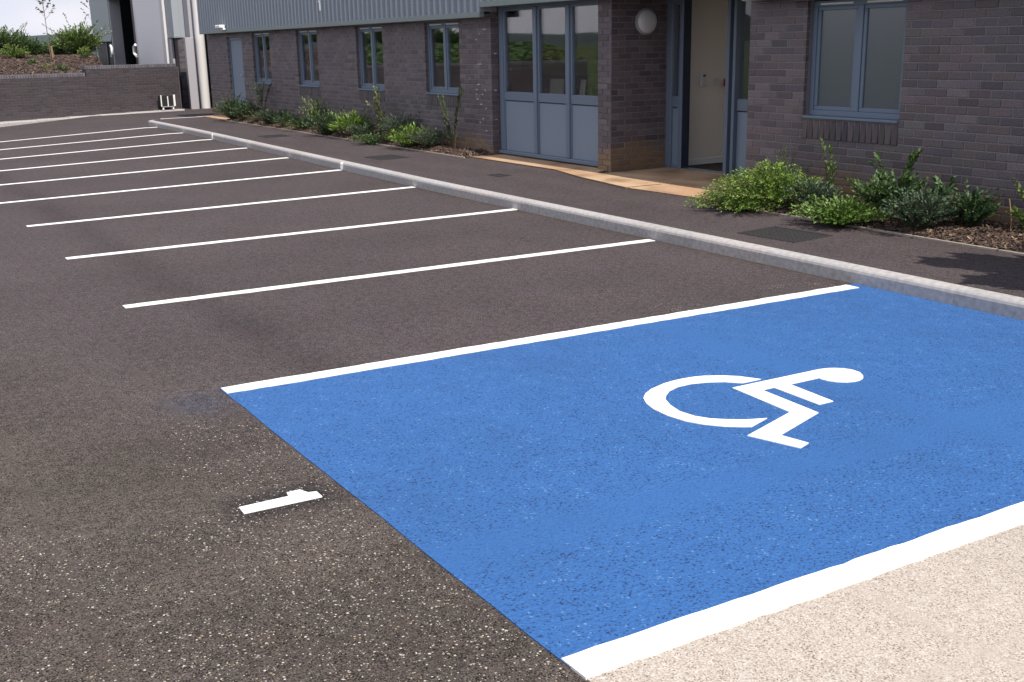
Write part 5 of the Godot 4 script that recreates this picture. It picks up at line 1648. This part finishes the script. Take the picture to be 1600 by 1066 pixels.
# ================================================================ small things
func small_things() -> void:
	var t := thing("wheeled_stand", "small black stand with white uprights at the foot of the retaining wall", "stand", Vector3(2.36, 0.055, -29.18))
	t.rotation.y = 0.22
	var mb := MB.new()
	mb.bx(Vector3(-0.19, 0.1, -0.14), Vector3(-0.02, 0.42, 0.1), 0.008)
	mb.bx(Vector3(0.02, 0.1, -0.14), Vector3(0.19, 0.42, 0.1), 0.008)
	part("black_box", mb, M.rubber, t)
	for x in [-0.215, 0.0, 0.215]:
		mb = MB.new()
		var w := 0.03 if x > 0.1 else 0.016
		mb.bx(Vector3(x - w, 0.1, 0.102), Vector3(x + w, 0.44 if x != 0.0 else 0.4, 0.13), 0.004)
		part("upright", mb, M.white, t)
	mb = MB.new()
	mb.bx(Vector3(-0.2, 0.08, 0.1), Vector3(0.2, 0.104, 0.128), 0.004)
	part("base_bar", mb, M.grey_post, t)
	for x in [-0.16, 0.17]:
		mb = MB.new()
		mb.tube([Vector3(x, 0.0, 0.1), Vector3(x, 0.05, 0.1), Vector3(x, 0.1, 0.1)], [0.03, 0.026, 0.012], 10)
		part("foot", mb, M.white, t)
	# inside the glazed screen: two pale chairs, a cabinet, a colourful board
	for q in [[3.55, -9.55, 0.5, "pale green plastic chair seen through the middle pane, left one"], [3.55, -9.0, -0.35, "pale green plastic chair seen through the middle pane, right one"]]:
		var c := thing("plastic_chair", q[3], "chair", Vector3(q[0], 0.137, q[1]), "chairs inside the glazed screen")
		c.rotation.y = q[2]
		mb = MB.new()
		mb.box(Vector3(0, 0.62, 0), Vector3(0.42, 0.04, 0.42), 0.015, Color(0.72, 0.8, 0.7))
		part("seat", mb, M.plain, c)
		mb = MB.new()
		mb.box(Vector3(0.2, 0.95, 0), Vector3(0.03, 0.3, 0.26), 0.012, Color(0.72, 0.8, 0.7), Basis(Vector3(0, 0, 1), -0.15))
		part("backrest", mb, M.plain, c)
		for lx in [-0.18, 0.18]:
			for lz in [-0.18, 0.18]:
				mb = MB.new()
				mb.tube([Vector3(lx * 1.15, 0, lz * 1.15), Vector3(lx, 0.61, lz)], [0.012, 0.012], 6)
				part("leg", mb, M.metal, c)
	var cab := thing("cabinet", "dark cabinet with a pale top behind the left pane of the glazed screen", "cabinet", Vector3(3.7, 0.137, -11.0))
	mb = MB.new()
	mb.bx(Vector3(-0.25, 0, -0.4), Vector3(0.25, 1.24, 0.4), 0.006, Color(0.06, 0.045, 0.035))
	part("carcass", mb, M.plain, cab)
	mb = MB.new()
	mb.bx(Vector3(-0.27, 1.24, -0.42), Vector3(0.27, 1.28, 0.42), 0.006, Color(0.6, 0.6, 0.58))
	part("top", mb, M.plain, cab)
	var bd := thing("display_board", "red, green and blue board behind the middle pane of the glazed screen", "board", Vector3(4.6, 0.137, -10.6))
	bd.rotation.y = 0.9
	for q in [[0.9, 1.12, Color(0.02, 0.05, 0.16)], [1.12, 1.36, Color(0.03, 0.2, 0.03)], [1.36, 1.56, Color(0.42, 0.05, 0.03)]]:
		mb = MB.new()
		mb.bx(Vector3(-0.03, q[0], -0.45), Vector3(0.0, q[1] - 0.003, 0.45), 0.002, q[2])
		part("panel", mb, M.plain, bd)
	for s in [-0.4, 0.4]:
		mb = MB.new()
		mb.bx(Vector3(-0.02, 0, s - 0.015), Vector3(0.0, 0.9, s + 0.015), 0.002, Color(0.2, 0.2, 0.2))
		part("leg", mb, M.plain, bd)

# ================================================================ the land around
func surroundings() -> void:
	# wooded ridge on the horizon
	var mb := MB.new()
	var n := 150
	var hn := noise(FastNoiseLite.TYPE_SIMPLEX_SMOOTH, 0.012, 31, 4)
	var prof := []
	for i in n + 1:
		var a := deg_to_rad(lerpf(-200.0, 30.0, float(i) / n))
		var dir := Vector3(cos(a), 0, sin(a))
		var h := 13.0 + 7.0 * hn.get_noise_1d(i * 6.0) + 2.0 * hn.get_noise_1d(i * 41.0)
		prof.append([dir * 820.0 + Vector3(0, -1.5, 0), dir * 900.0 + Vector3(0, h * 0.7, 0), dir * 960.0 + Vector3(0, h, 0), dir * 1300.0 + Vector3(0, h * 0.6, 0)])
	for i in n:
		for k in 3:
			var p = prof[i]
			var q = prof[i + 1]
			mb.flat(p[k], q[k], q[k + 1], p[k + 1], Vector3(0, -900, 0), Color(0.9, 0.95, 0.9) * (0.8 + 0.4 * rng.randf()))
	struct("hills", mb, M.forest)
	# across the road from the building: meadow, stubble field, a belt of trees (seen in the glass)
	mb = MB.new()
	mb.flat(Vector3(-16, -0.4, -90), Vector3(-16, -0.4, 60), Vector3(-130, -0.6, 90), Vector3(-130, -0.6, -190), Vector3(-60, -50, 0))
	struct("meadow", mb, M.grass)
	mb = MB.new()
	mb.flat(Vector3(-130, -0.6, -420), Vector3(-130, -0.6, 200), Vector3(-300, 0.9, 200), Vector3(-300, 0.9, -420), Vector3(-200, -50, 0))
	struct("stubble_field", mb, M.straw)
	mb = MB.new()
	var r := RandomNumberGenerator.new()
	r.seed = 99
	for i in 190:
		var x := -300.0 - 60.0 * r.randf()
		var z := lerpf(-430.0, 190.0, (i + r.randf()) / 190.0)
		var h := 6.0 + 6.0 * r.randf()
		var w := 2.6 + 2.0 * r.randf()
		var c := Color(0.75, 0.9, 0.7) * (0.6 + 0.6 * r.randf())
		if r.randf() < 0.35:
			h *= 1.35
			mb.tube([Vector3(x, 0.5, z), Vector3(x, 1.2, z), Vector3(x, h * 0.5, z), Vector3(x, h, z)], [w * 0.5, w * 0.7, w * 0.4, 0.05], 7, c)
		else:
			mb.tube([Vector3(x, 0.3, z), Vector3(x, h * 0.25, z), Vector3(x + 0.3, h * 0.6, z), Vector3(x, h * 0.9, z), Vector3(x, h, z)], [w * 0.5, w * 1.1, w * 1.25, w * 0.7, 0.1], 8, c)
	var o := solo("tree_belt", mb, M.forest, "distant belt of trees across the fields, mirrored in the windows", "woodland")
	o.set_meta("kind", "stuff")
